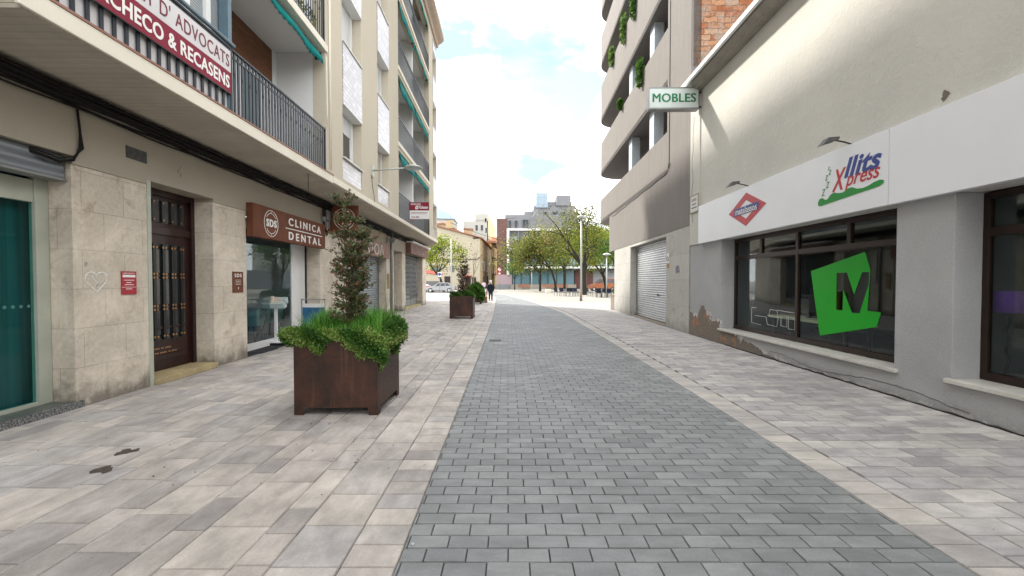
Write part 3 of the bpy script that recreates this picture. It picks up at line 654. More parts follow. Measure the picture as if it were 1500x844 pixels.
# shop 4 (behind the big planter), door 5, shop 6
mb = MB(); mb.box(-.40, -.34, 15.4, 20.08, 0.0, 2.7); mb.build('roller_shutter', M['shutter_blue'], AB)
mb = MB(); mb.box(-.44, -.40, 21.4, 23.2, 0, 3.14); mb.build('side_door', M['stone_grey'], AB)
mb = MB(); mb.box(-.44, -.38, 23.95, 29, .0, .5); mb.box(-.40, -.36, 27.0, 27.1, 0, 3.1); kf = mb.build('corner_shop_front', M['grey_metal'], AB)
mb = MB(); mb.box(-.40, -.385, 23.95, 29, .5, 3.25); mb.build('pane', M['glass_dark'], kf)
mb = MB()
for i in range(26):
    v = 23.95+i*.2
    mb.tube([(-.34, v, .5), (-.34, min(v+.9, 29), 3.1)], .012, 4); mb.tube([(-.34, min(v+.9, 29), .5), (-.34, v, 3.1)], .012, 4)
mb.build('lattice_grille', M['grey_metal'], kf, recalc=False)
MB().box(-2.2, -.62, 13.1, 29.2, 0, 3.98).build('light_blocker', M['interior_dark'], AB); MB().box(-2.2, -.62, -12, 8.6, 0, 3.98).build('light_blocker', M['interior_dark'], AB); MB().box(-.60, -.30, 29.0, 30.2, 3.0, 4.0).build('light_blocker', M['interior_dark'], AB)  # unseen boxes added behind the shop fronts to block light leaking through
MB().box(-.35, -.05, 23.95, 28.98, 0, .12).build('shop_step', M['sandstep'], AB)
mb = MB(); mb.tube([(.06, 20.75, .0), (.06, 20.75, 3.3), (.10, 20.75, 3.95)], .055, 10); mb.tube([(.05, 20.95, 1.5), (.05, 20.95, 3.9)], .025, 8); mb.build('downpipe', M['grey_metal'], AB)
mb = MB(); mb.box(.0, .03, 18.95, 19.0, 2.0, 2.1); mb.box(0, .05, 20.2, 20.42, 1.25, 1.95); mb.build('letter_plate', simple('ochre_plate', (.30,.2,.07), .5), AB)
# chalk heart
def heart(cx, cz, s, n=28):
    P = []
    for i in range(n+1):
        t = 2*math.pi*i/n; P.append((.004, cx+s*16*math.sin(t)**3/17, cz+s*(13*math.cos(t)-5*math.cos(2*t)-2*math.cos(3*t)-math.cos(4*t))/17))
    return P
mb = MB(); mb.tube(heart(5.77, 1.60, .165), [.010+.007*random.random() for _ in range(29)], 5); mb.tube([(.004,5.70,1.66),(.004,5.78,1.56),(.004,5.76,1.52),(.004,5.86,1.6)], .011, 5)
mb.cyl((-.006,5.62,1.82),(.004,5.62,1.82),.03, n=9)
V = []
for (x, y, z) in mb.V: V.append((max(-.004, min(x, .0)) + (.0025 if x > .004 else 0), y, z))
mb.V = V; mb.build('heart_graffiti', M['chalk'], AB, recalc=False)
# cables under the soffit
mb = MB(); r = random.Random(4)
for j, (du, z, rr) in enumerate([(.06, 3.95, .035), (.10, 3.90, .030), (.05, 3.86, .035), (.13, 3.95, .02), (.04, 3.80, .018), (.16, 3.92, .014), (.06, 3.76, .012)]):
    P = [(du+r.uniform(-.01, .015), v, z - abs(math.sin(v*1.7+j))*.025 - (.0 if v < 20 else .02)) for v in np.arange(-6, 29.5, .45)]
    mb.tube(P, rr, 6)
cab = mb.build('cable_bundle', M['darkcable'], base=(0, 0, 3.9), fr=L, recalc=False); tag(cab, 'thick black bundle of cables running along the wall under the overhang', 'cable')
mb = MB(); 
for dz, rr in ((0, .014), (.03, .011), (-.02, .009)):
    mb.tube([(.03, 5.52, 3.8), (.05, 5.53, 3.5), (.04, 5.55+dz, 3.28), (.03, 5.47, 3.12+dz), (.02, 5.30, 3.05+dz), (.0, 5.12, 3.08+dz), (-.1, 5.0, 3.12+dz)], rr, 6)
tag(mb.build('cable_loop', M['darkcable'], fr=L, base=(.03, 5.5, 3.4), recalc=False), 'black cable hanging in a loop beside the blue shutter box', 'cable')
mb = MB(); mb.tube([(1.05-.075*i, 9.7+.17*i, 3.975-.10*math.sin(math.pi*i/11)) for i in range(12)], .007, 5); tag(mb.build('loose_cable', M['darkcable'], fr=L, base=(.9,10.5,3.9), recalc=False), 'thin loose black cable sagging below the balcony slab', 'cable')
jb = thing('junction_box', 'cluster of grey junction boxes and cables beside the round projecting sign', 'junction box', L, (.0, 13.05, 3.3))
mb = MB(); mb.box(.01, .13, 13.05, 13.30, 3.42, 3.72); mb.build('box', M['grey_metal'], jb, bevel=.008)
mb = MB(); mb.box(.01, .12, 12.86, 13.0, 3.36, 3.5); mb.build('box', M['grey_metal'], jb, bevel=.008)
mb = MB(); mb.box(.01, .14, 13.02, 13.2, 3.18, 3.38); mb.build('box', M['grey_metal'], jb, bevel=.008)
mb = MB()
for i in range(6): mb.tube([(.05+.01*i, 12.9+i*.07, 3.85), (.06, 12.88+i*.08, 3.45-.02*i), (.07, 12.98+i*.06, 3.02+.02*i), (.06, 13.15+i*.04, 2.95+.03*i), (.05, 13.35, 3.3)], .012, 5)
mb.build('cable', M['darkcable'], jb, recalc=False)

# ------------------------------------------------------------------ things hung on the left building
bn = thing('law_office_banner', 'crimson and pale grey lawyers banner fixed to the near balcony railing', 'banner', L, (1.24, 3.9, 4.4))
MB().box(1.155, 1.172, 3.62, 6.78, 4.49, 4.80).build('red_panel', M['banner_red'], bn)
MB().box(1.155, 1.172, 3.62, 6.78, 4.803, 5.13).build('grey_panel', M['banner_grey'], bn)
mb = MB(); mb.box(1.15, 1.174, 3.62, 6.79, 5.132, 5.15); mb.box(1.15, 1.174, 6.783, 6.80, 4.48, 5.15); mb.box(1.15, 1.174, 3.62, 6.79, 4.475, 4.488); mb.build('frame', M['black'], bn)
mb = MB(); mb.text("BUFET D' ADVOCATS", 'x', 4.72, 4.87, 2.02, .19, 1.173, .004, space=1.1); mb.build('lettering', M['signred'] if False else M['dark_red'], bn)
mb = MB(); mb.text('PACHECO & RECASENS', 'x', 4.44, 4.545, 2.30, .19, 1.173, .004, bold=.025, space=1.05); mb.build('lettering', M['letters'], bn)
# clinic sign
cs = thing('clinic_sign', 'long brown dental clinic sign with white capitals over the shop opening', 'sign', L, (.02, 10.9, 2.55))
MB().box(.02, .16, 9.12, 12.80, 2.54, 3.24).build('panel', M['sign_brown'], cs, bevel=.004)
def ringpts(cv, cz, r, u, n=36, a0=0, a1=360): return [(u, cv+r*math.cos(R_(a0+(a1-a0)*i/n)), cz+r*math.sin(R_(a0+(a1-a0)*i/n))) for i in range(n+1)]
mb = MB(); mb.tube(ringpts(9.83, 2.89, .29, .163), .008, 5); mb.tube(ringpts(9.83, 2.89, .225, .163, 14, 35, 145), .008, 5); mb.tube(ringpts(9.83, 2.89, .225, .163, 14, 215, 325), .008, 5)
mb.text('SDS', 'x', 9.62, 2.81, .43, .17, .161, .012, bold=.03, space=1.2)
for zz in (3.14, 2.64): mb.cyl((.161, 9.83, zz), (.168, 9.83, zz), .014, n=6)
mb.text('CLINICA', 'x', 10.62, 2.95, 1.85, .19, .161, .012, bold=.016, space=1.5); mb.text('DENTAL', 'x', 10.62, 2.61, 1.85, .19, .161, .012, bold=.016, space=1.6); mb.box(.161, .17, 10.48, 12.57, 2.865, 2.885)
mb.build('lettering', M['letters'], cs)
rs = thing('projecting_sign', 'square brown projecting sign with a white ring of lettering, partly behind the shrub', 'sign', L, (.02, 13.55, 3.1))
MB().box(.04, .88, 13.5, 13.62, 3.12, 3.93).build('panel', M['sign_brown'], rs, bevel=.004)
mb = MB(); P = [(.47+.32*math.cos(R_(t*10)), 13.495, 3.52+.32*math.sin(R_(t*10))) for t in range(37)]; mb.tube(P, .009, 5)
for a0, a1 in ((35, 145), (215, 325)): mb.tube([(.47+.24*math.cos(R_(a0+(a1-a0)*i/12)), 13.495, 3.52+.24*math.sin(R_(a0+(a1-a0)*i/12))) for i in range(13)], .008, 5)
mb.text('SDS', 'y', .24, 3.43, .46, .18, 13.488, .012, bold=.03, space=1.2); mb.build('lettering', M['letters'], rs)
rp = thing('wall_plaque', 'small red plaque with white lines screwed to the stone left of the dark door', 'plaque', L, (0, 6.25, 1.57))
MB().box(.003, .012, 6.13, 6.38, 1.41, 1.74).build('plate', M['red_plaque'], rp)
mb = MB(); mb.box(.012, .014, 6.15, 6.36, 1.655, 1.69); mb.text('GABINET ADVOCATS', 'x', 6.15, 1.705, .2, .016, .0125, .001, bold=.01)
for z, a, b in ((1.61, .03, .2), (1.575, .07, .15), (1.545, .04, .19), (1.485, .06, .16)): mb.box(.012, .014, 6.14+a, 6.14+b, z, z+.009)
mb.box(.012, .014, 6.135, 6.375, 1.512, 1.517); mb.build('lettering', M['letters'], rp)
sp = thing('wall_plaque', 'small brown plaque on the stone pier between the dark door and the clinic window', 'plaque', L, (0, 8.83, 1.58))
MB().box(.003, .012, 8.65, 9.0, 1.37, 1.79).build('plate', M['sign_brown'], sp)
mb = MB(); mb.text('SDS', 'x', 8.71, 1.68, .23, .07, .0125, .002, bold=.02, space=1.2)
for z in (1.62, 1.59, 1.56, 1.53): mb.box(.0125, .014, 8.74, 8.92, z, z+.006)
mb.box(.0125, .014, 8.82, 8.84, 1.44, 1.48); mb.build('lettering', M['letters'], sp)
s4 = thing('shop_sign', 'brown sign with thin white outlined capitals above the roller shutter behind the shrub', 'sign', L, (.02, 17.6, 2.65))
MB().box(.02, .14, 15.3, 20.06, 2.62, 3.26).build('panel', simple('tan_brown_sign', (.20,.085,.045), .45), s4)
mb = MB(); mb.text('OO\u039b', 'x', 16.9, 2.70, 2.2, .46, .141, .012, bold=-.02, space=1.1); mb.build('lettering', M['letters'], s4)
s6 = thing('corner_shop_sign', 'brown corner shop sign with faded pale script under an awning cassette', 'sign', L, (.02, 26.8, 3.1))
MB().box(.02, .3, 24.0, 29.4, 3.12, 3.72).build('panel', simple('dull_brown_sign', (.17,.085,.065), .6), s6)
mb = MB(); mb.box(.02, .46, 23.95, 29.6, 3.72, 3.80); mb.build('awning_cassette', M['white'], s6, bevel=.01)
mb = MB(); 
P = [(25.3,3.25),(25.5,3.6),(25.75,3.55),(25.6,3.4),(25.9,3.3),(26.1,3.45),(26.2,3.3),(26.4,3.45),(26.5,3.3),(26.8,3.5),(26.9,3.3),(27.1,3.4),(27.3,3.62),(27.3,3.3),(27.5,3.4),(27.8,3.3),(28.0,3.6)]
mb.tube([(.303, a, b) for a, b in P], .018, 5); mb.tube([(.303, 25.6, 3.22), (.303, 27.9, 3.26)], .012, 5); mb.build('lettering', simple('faded_letters', (.42,.35,.30), .6), s6)
fl = thing('floodlight', 'small square grey floodlight pointing down beside the grey downpipe', 'floodlight', L, (.1, 20.2, 3.5))
mb = MB(); mb.hexa([(.12,20.05,3.42),(.36,20.05,3.34),(.36,20.45,3.34),(.12,20.45,3.42)], [(.18,20.05,3.60),(.42,20.05,3.52),(.42,20.45,3.52),(.18,20.45,3.60)]); mb.build('lamp_head', M['grey_metal'], fl)
mb = MB(); mb.tube([(.0,20.25,3.7),(.2,20.25,3.7),(.25,20.25,3.55)], .02, 6); mb.build('bracket', M['black'], fl)
# english school board on a railing
es = thing('school_board', 'crimson and white language school board fixed to the far first floor railing', 'sign', L, (1.25, 19.2, 4.2))
MB().box(1.26, 2.10, 19.2, 19.26, 4.70, 5.06).build('red_panel', M['banner_red'], es)
MB().box(1.26, 2.10, 19.2, 19.26, 4.33, 4.697).build('white_panel', M['white'], es)
MB().box(1.225, 1.255, 19.27, 20.1, 4.33, 5.06).build('side_panel', M['banner_red'], es)
mb = MB(); mb.text('ENGLISH', 'y', 1.32, 4.93, .42, .09, 19.19, .008, bold=.01); mb.text('@Tchuco', 'y', 1.50, 4.74, .56, .17, 19.19, .008, bold=.03, shear=.3); mb.build('lettering', M['letters'], es)
mb = MB(); mb.box(1.32, 2.04, 19.192, 19.2, 4.60, 4.615); mb.box(1.32, 2.0, 19.192, 19.2, 4.55, 4.56); [mb.box(a, a+l, 19.192, 19.2, 4.39, 4.43) for a, l in ((1.34,.05),(1.42,.08),(1.53,.14))]; mb.build('lettering', M['banner_red'], es)
# wall lamp on a long arm
sl = thing('street_lamp', 'grey wall-mounted street lamp on a long horizontal arm from the first floor', 'street lamp', L, (1.15, 14.1, 5.15))
mb = MB(); mb.box(1.15, 1.19, 14.02, 14.16, 4.95, 5.3); mb.tube([(1.17,14.1,5.15),(1.6,14.1,5.19),(2.3,14.1,5.24)], .028, 8); mb.build('arm', M['lampgrey'], sl)
mb = MB(); mb.lathe([(.0,.09),(.1,.085),(.22,.05),(.30,0),(.26,-.035),(.0,-.04)], (2.47,14.1,5.25), 20); mb.build('lamp_head', M['lampgrey'], sl)
mb = MB(); mb.lathe([(.20,-.036),(.14,-.075),(.0,-.085)], (2.47,14.1,5.25), 20); mb.build('lens', M['acrylic'], sl)
mb = MB(); mb.tube([(1.17,14.0,5.0),(1.17,14.05,4.7),(1.18,14.2,4.4),(1.19,14.25,4.15)], .008, 5); mb.build('cable', M['darkcable'], sl)
# awnings
def awning(name, label, a, b, ztop, drop, u=1.06, extra=.0, group='teal balcony awnings'):
    n = max(8, int((b-a)/.16)); mb = MB(); top = []; 
    t = thing(name, label, 'awning', L, (u, (a+b)/2, ztop), group)
    for i in range(n*3+1):
        v = a+(b-a)*i/(n*3); s = .05*abs(math.sin(math.pi*i/3)) + .03*math.sin(v*2.1)
        w = .02*math.sin(v*5)
        top.append((v, ztop-drop-s+.0, w))
    vs = []; fs = []
    for v, zb, w in top:
        vs += [(u-.03, v, ztop), (u+.05+extra+w, v, ztop-drop*.55), (u+.06+extra+w*1.5, v, zb), (u+.05+extra+w*1.5, v, zb+.004), (u-.05, v, ztop-.01)]
    for i in range(len(top)-1):
        k = i*5; fs += [(k,k+5,k+6,k+1),(k+1,k+6,k+7,k+2),(k+2,k+7,k+8,k+3),(k+3,k+8,k+9,k+4)]
    mb.add(vs, fs, True); mb.build('canvas', M['teal'], t, recalc=False)
    MB().cyl((u-.05, a, ztop-.05), (u-.05, b, ztop-.05), .045, n=10).build('roller', M['rail'], t)
    mb = MB(); mb.box(u-.1, u+.05, a-.0, a+.04, ztop-.2, ztop-.05); mb.box(u-.1, u+.05, b-.04, b, ztop-.2, ztop-.05); mb.build('bracket', M['black'], t)
awning('balcony_awning', 'rolled teal awning over the near first floor balcony beside the wood panel', 7.05, 10.35, 6.99, .26)
names = ['first', 'second', 'third', 'top']
for k in range(4):
    z = zfloor(k+1)-.19 if k < 3 else 16.15
    for (a, b), w in (((17.85, 21.1), 'near'), ((21.3, 24.9), 'far')):
        awning('balcony_awning', 'teal awning over the %s half of the %s floor balcony at the far end' % (w, names[k]), a, b, z, .42+.12*(k == 1)+.1*(w == 'near'), 1.08, .03)
# clinic furniture
for i, (cx, cy, lab) in enumerate(((-.98, 11.0, 'sage green tub chair inside the clinic window, left of the two'), (-1.0, 12.05, 'sage green tub chair inside the clinic window, right of the two'))):
    c = thing('tub_chair', lab, 'chair', L, (cx, cy, .08), 'chairs in the clinic window')
    mb = MB(); n = 14; vs = []
    for j in range(n+1):
        t = R_(-110+220*j/n); 
        for rr, z in ((.26, .42), (.31, .62), (.34, .86-.14*abs(j-n/2)/(n/2)), (.30, .86-.14*abs(j-n/2)/(n/2)), (.24, .45)):
            vs.append((cx+rr*math.cos(t), cy+rr*math.sin(t), z+.08))
    mb.add(vs, [(j*5+q, (j+1)*5+q, (j+1)*5+q+1, j*5+q+1) for j in range(n) for q in range(4)], True); mb.build('backrest', M['green_chair'], c, recalc=False)
    MB().lathe([(0,.46),(.24,.46),(.26,.42),(.2,.38),(0,.38)], (cx, cy, .08), 18).build('seat', M['green_chair'], c)
    for dx, dy in ((1,1),(1,-1),(-1,1),(-1,-1)): MB().cyl((cx+dx*.14, cy+dy*.14, .46), (cx+dx*.22, cy+dy*.22, .08), .014, n=6).build('leg', M['black'], c)
# brochure stand
b_ = gx = (-6.12+.45, 11.0)
bs = thing('brochure_stand', 'slim white leaflet stand with clear trays in front of the clinic window', 'stand', W, (-5.92, 10.9, 0))
MB().box(-6.25, -5.62, 10.75, 11.15, .02, .065).build('base', M['black'], bs, bevel=.01)
MB().box(-6.12, -5.75, 10.82, 11.08, .066, .08).build('base_plate', M['white'], bs)
MB().box(-5.955, -5.885, 10.92, 10.96, .08, 1.05).build('pole', M['white'], bs)
for i, (z, y) in enumerate(((.98, 10.88), (1.08, 10.95))):
    mb = MB(); mb.hexa([(-6.22,y-.02,z-.06),(-5.66,y-.02,z-.06),(-5.66,y+.1,z-.02),(-6.22,y+.1,z-.02)], [(-6.22,y-.05,z+.05),(-5.66,y-.05,z+.05),(-5.66,y+.07,z+.12),(-6.22,y+.07,z+.12)]); mb.build('tray', M['acrylic'], bs)
for i, (x, z) in enumerate(((-6.02, 1.13), (-5.9, 1.10), (-5.78, 1.06))):
    mb = MB(); mb.hexa([(x-.06,10.87,z-.09),(x+.06,10.87,z-.09),(x+.06,10.885,z-.09),(x-.06,10.885,z-.09)], [(x-.06,10.92,z+.1),(x+.06,10.92,z+.1),(x+.06,10.935,z+.1),(x-.06,10.935,z+.1)]); mb.build('leaflet', M['leaflet'], bs)
fb = thing('poster_board', 'low standing board with blue poster and steel frame behind the big planter', 'board', W, (-5.15, 11.3, 0))
mb = MB(); 
for x in (-5.46, -4.86): mb.box(x, x+.025, 11.3, 11.33, 0, 1.14)
mb.box(-5.46, -4.835, 11.3, 11.33, 1.11, 1.14); mb.box(-5.46, -4.835, 11.3, 11.33, .2, .23); mb.tube([(-5.3,11.31,1.13),(-5.3,11.31,1.02)], .006); mb.tube([(-5.0,11.31,1.13),(-5.0,11.31,1.02)], .006)
mb.build('frame', M['steel'], fb)
MB().box(-5.43, -4.86, 11.31, 11.32, .3, 1.02).build('poster', M['board_blue'], fb)
mb = MB(); mb.box(-5.43, -4.86, 11.303, 11.309, .92, 1.02); mb.build('poster_band', M['white'], fb)
# ================================================================== RIGHT: MATTRESS SHOP BUILDING
SB = thing('shop_building', 'low cream and grey plastered shop building with brown framed windows and peeling base', 'building', RT, (0, 0, 0))
mb = MB(); mb.gridwall(-.42, 0, (-10, 13.12), (0, 2.66), [(6.02, 11.15, .37, 9), (1.6, 5.22, .40, 9)]); mb.build('lower_wall', M['shopwall_lo'], SB, bevel=.012)
mb = MB(); mb.gridwall(-.42, 0, (-10, 13.12), (2.66, 6.98), []); mb.build('upper_wall', M['shopwall_hi'], SB)
mb = MB(); mb.box(-.01, .03, 12.45, 13.12, 2.66, 6.95); mb.build('corner_strip', M['shopwall_hi'], SB, bevel=.004)
mb = MB(); poly = [(-.42, 6.98), (.20, 6.98), (.22, 7.03), (.34, 7.10), (.34, 7.22), (-.42, 7.24)]
mb.prism(poly, 'y', -10, 12.98); mb.build('cornice', plaster_mat('old_cornice_plaster', (.33,.31,.27), (.2,.185,.16), bs=12, bstr=.6, bd=.02, big=3), SB)
mb = MB(); mb.prism([(.30,7.22),(.39,7.12),(.44,7.14),(.45,7.24),(.32,7.33)], 'y', -10, 13.05); mb.build('gutter', M['white'], SB)
mb = MB(); mb.box(-9, .2, -10, 13.08, 7.24, 7.30); mb.build('flat_roof', M['bg_grey'], SB)
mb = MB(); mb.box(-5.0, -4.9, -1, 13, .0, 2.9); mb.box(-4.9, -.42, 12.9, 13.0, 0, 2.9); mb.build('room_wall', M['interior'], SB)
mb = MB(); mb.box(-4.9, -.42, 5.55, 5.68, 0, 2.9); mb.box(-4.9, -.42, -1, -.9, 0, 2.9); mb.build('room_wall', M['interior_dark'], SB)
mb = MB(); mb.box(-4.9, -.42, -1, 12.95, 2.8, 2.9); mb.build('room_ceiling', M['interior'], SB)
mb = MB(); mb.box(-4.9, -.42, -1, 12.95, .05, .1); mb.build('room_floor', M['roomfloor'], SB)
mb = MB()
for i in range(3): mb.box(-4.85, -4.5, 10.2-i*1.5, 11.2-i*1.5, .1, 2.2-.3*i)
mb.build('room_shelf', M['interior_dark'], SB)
def win(a, b, z0, z1, mulls, tr, mull2):
    mb = MB(); u0, u1 = -.40, -.335
    mb.box(u0, u1, a, b, z0, z0+.09); mb.box(u0, u1, a, b, z1-.07, z1); mb.box(u0, u1, a, a+.07, z0+.09, z1-.07); mb.box(u0, u1, b-.07, b, z0+.09, z1-.07)
    mb.box(u0, u1+.004, a+.07, b-.07, tr, tr+.10)
    for v in mulls: mb.box(u0+.003, u1+.008, v-.035, v+.035, z0+.09, z1-.07)
    for v in mull2: mb.box(u0+.003, u1+.006, v-.04, v+.04, tr+.10, z1-.07)
    w = mb.build('window_frame', M['brownframe'], SB, bevel=.004)
    MB().box(-.372, -.364, a+.03, b-.03, z0+.05, z1-.03).build('pane', M['glass'], w)
    return w
wf = win(6.02, 11.15, .40, 2.64, [8.66], 2.13, [9.95, 7.32])
mb = MB(); mb.box(-.36, -.345, 6.1, 6.12, .5, 2.1); mb.box(-.335, -.30, 6.02, 11.15, 2.645, 2.66); mb.build('frame_edge', M['brownframe'], wf)
win(1.6, 5.22, .43, 2.64, [3.4], 2.13, [])
MB().box(-.335, .05, 5.95, 11.22, .345, .395).build('window_sill', M['sill'], SB, bevel=.006)
MB().box(-.335, .05, 1.5, 5.27, .375, .428).build('window_sill', M['sill'], SB, bevel=.006)
# green film on the pane with the cut-out capital
def pip(poly, x, y):
    c = False; n = len(poly)
    for i in range(n):
        x1, y1 = poly[i]; x2, y2 = poly[(i+1) % n]
        if (y1 > y) != (y2 > y) and x < (x2-x1)*(y-y1)/(y2-y1)+x1: c = not c
    return c
outer = [(8.29,1.79),(7.01,2.07),(6.90,1.79),(6.94,1.13),(6.68,1.12),(6.76,.89),(8.02,.60)]
letter = [(7.62,1.10),(7.62,1.745),(7.385,1.745),(7.22,1.38),(7.06,1.745),(6.92,1.745),(6.92,1.56),(7.10,1.075),(7.26,1.075),(7.46,1.45),(7.47,1.10)]
cu = bpy.data.curves.new('film', 'CURVE'); cu.dimensions = '2D'; cu.fill_mode = 'BOTH'
for P in (outer, letter):
    sp_ = cu.splines.new('POLY'); sp_.points.add(len(P)-1); sp_.use_cyclic_u = True
    for q, p in zip(sp_.points, P): q.co = (p[0], p[1], 0, 1)
cu.extrude = .001; to = bpy.data.objects.new('film', cu); COL.objects.link(to); dg = bpy.context.evaluated_depsgraph_get()
me = bpy.data.meshes.new_from_object(to.evaluated_get(dg), depsgraph=dg)
mb = MB(); mb.add([(-.362+v.co.z, v.co.x, v.co.y) for v in me.vertices], [tuple(p.vertices) for p in me.polygons])
bpy.data.objects.remove(to); bpy.data.curves.remove(cu)
st = mb.build('window_sticker', M['green'], base=(-.36, 7.5, 1.3), fr=RT, recalc=False); tag(st, 'tilted bright green window film with a cut-out capital M', 'sticker')
# thin white outline drawings on the pane
mb = MB()
def outline(P): mb.tube([(-.362, v, w) for v, w in P], .004, 4)
outline([(10.35,.98),(10.35,.62),(9.95,.60)]); outline([(10.35,.98),(10.15,.98)]); outline([(10.2,.8),(9.75,.8),(9.7,.64),(9.35,.62),(9.3,.82),(9.7,.84)]); outline([(9.65,.84),(9.6,.98),(9.35,.97),(9.3,.82)])
outline([(9.2,.66),(9.2,.90),(9.0,.89),(9.0,.65),(9.2,.66)]); outline([(9.35,.98),(8.75,.96)]); outline([(8.95,.62),(8.75,.62),(8.75,.86),(8.95,.87),(8.95,.62)])
tag(mb.build('outline_sticker', M['letters'], base=(-.36, 9.5, .7), fr=RT, recalc=False), 'thin white furniture outlines drawn low on the big shop window', 'sticker')
# peeling patches on the base
def patch(name, m, cv, cw, rv, rw, seed, n=34, u=.004, amp=.35):
    P = blob(cv, cw, rv, rw, n=n, seed=seed, amp=amp); P = [(a, max(.01, b)) for a, b in P]
    mb = MB(); mb.add([(u, a, b) for a, b in P], [tuple(range(n))]); o = mb.build(name, m, SB, recalc=False)
    so = o.modifiers.new('solid', 'SOLIDIFY'); so.thickness = .006; return o
mud = plaster_mat('exposed_rubble', (.20,.165,.13), (.12,.10,.085), bs=25, bstr=.9, bd=.02, big=4)
mbri = plaster_mat('exposed_orange_brick', (.42,.19,.10), (.27,.15,.10), bs=25, bstr=.9, bd=.02, big=6)
patch('rust_patch', mud, 5.36, 3.82+.0, .07, .06, 31, u=.004) if False else None
mb = MB(); mb.add([(.003, a, b) for a, b in blob(5.37, 3.86, .05, .05, n=20, seed=4)], [tuple(range(20))]); mb.build('damp_stain', mud, SB, recalc=False)
mb = MB(); r = random.Random(5); P = [(.032, 12.85, 6.4)]
while P[-1][2] > 3.4: P.append((.032, P[-1][1]+r.uniform(-.06, .06), P[-1][2]-r.uniform(.1, .25)))
mb.tube(P, .006, 4); P = [(.002, v, .12+.05*math.sin(v*2.3)+r.uniform(-.012, .012)) for v in np.arange(5.0, 9.0, .12)]; mb.tube(P, .004, 4)
mb.build('plaster_crack', M['iron'], SB, recalc=False)
mb = MB(); r = random.Random(9); mb.tube([(.004, v, .012+r.uniform(-.008, .012)) for v in np.arange(.5, 11, .1)], .012, 5); mb.build('base_gap', M['joint'], SB, recalc=False)
# fascia
fa = thing('shop_fascia', 'long white shop fascia with a red diamond logo and blue and red lettering', 'sign', RT, (.02, 6.05, 2.65))
MB().box(.005, .10, 6.052, 12.33, 2.65, 3.70).build('panel', M['fascia'], fa, bevel=.004)
MB().box(.005, .10, -9, 6.042, 2.65, 3.70).build('panel', M['fascia'], fa, bevel=.004)
def poly(mb, P, u, th=.004): mb.prism(P, 'x', u, u+th)
mb = MB(); c = (9.77, 3.20)
o4 = [(10.56,3.34-.14),(9.77,3.57),(8.98,3.20),(9.77,2.83)]; i4 = [(c[0]+(p[0]-c[0])*.56, c[1]+(p[1]-c[1])*.56) for p in o4]
for i in range(4):
    j = (i+1) % 4; poly(mb, [o4[i], o4[j], i4[j], i4[i]], .101)
mb.build('diamond', M['signred'], fa)
mb = MB(); poly(mb, [(10.28,3.10),(10.28,3.27),(9.26,3.29),(9.26,3.12)], .106); mb.build('logo_bar', M['signblue'], fa)
mb = MB(); mb.text('matalassos', 'x', 10.22, 3.125, .90, .145, .111, .003, sdir=-1, bold=0.004); mb.build('lettering', M['letters'], fa)
mb = MB(); mb.text('llits', 'x', 6.86, 3.20, .70, .30, .101, .004, sdir=-1, bold=.03, shear=.32, space=1.05); mb.build('lettering', M['signblue'], fa)
mb = MB(); mb.text('X', 'x', 7.12, 3.04, .30, .34, .101, .004, sdir=-1, bold=.02, shear=.35); mb.text('press', 'x', 6.84, 3.0, .66, .22, .101, .004, sdir=-1, bold=.01, shear=.35); mb.build('lettering', M['signred'], fa)
mb = MB()
for v, w, s_ in ((7.36,3.02,.11),(7.26,3.13,.10),(7.28,3.26,.085),(7.20,3.34,.07),(7.22,3.42,.05)): mb.text('Z', 'x', v, w, s_*.8, s_, .101, .004, sdir=-1, shear=.3)
top = [(7.44,2.94),(7.40,2.985),(7.34,2.99),(7.28,2.95),(7.22,2.945),(7.16,3.0),(7.08,3.03),(6.98,3.0),(6.88,2.99),(6.78,3.03),(6.70,3.035),(6.60,2.99),(6.48,2.975),(6.38,2.99),(6.28,3.02),(6.18,3.03),(6.12,3.01),(6.12,2.97),(6.2,2.94)]
poly(mb, top+[(6.8,2.90),(7.38,2.86),(7.44,2.88)], .101); mb.build('green_wave', M['green_dark'], fa)
for lab, v in (('small grey spotlight on an arm above the diamond logo', 9.85), ('larger looking grey spotlight on an arm above the green wave logo', 6.85)):
    t = thing('sign_spotlight', lab, 'spotlight', RT, (.1, v, 3.75), 'spotlights over the white fascia')
    mb = MB(); mb.tube([(.0, v-.02, 3.72), (.14, v-.02, 3.76), (.30, v, 3.80)], .012, 6); mb.build('arm', M['black'], t)
    mb = MB(); mb.hexa([(.26,v-.10,3.78),(.50,v-.07,3.70),(.50,v+.07,3.70),(.26,v+.10,3.78)], [(.24,v-.08,3.83),(.40,v-.06,3.82),(.40,v+.06,3.82),(.24,v+.08,3.83)]); mb.build('lamp_head', M['iron'], t, bevel=.006)
# projecting light box
lb = thing('projecting_sign', 'white projecting light box with green capitals over the shop eave', 'sign', RT, (.02, 12.45, 6.4))
MB().box(.10, 1.48, 12.38, 12.58, 6.47, 7.02).build('box', M['lightbox'], lb, bevel=.012)
mb = MB(); mb.box(.09, 1.49, 12.365, 12.595, 6.43, 6.47); mb.box(.09, 1.49, 12.365, 12.40, 7.02, 7.04); mb.box(1.48, 1.495, 12.37, 12.59, 6.47, 7.02); mb.box(.085, .10, 12.37, 12.59, 6.47, 7.02); mb.build('frame', M['grey_metal'], lb)
mb = MB(); mb.box(0, .1, 12.44, 12.5, 6.5, 6.54); mb.box(0, .1, 12.44, 12.5, 6.9, 6.94); mb.build('bracket', M['black'], lb)
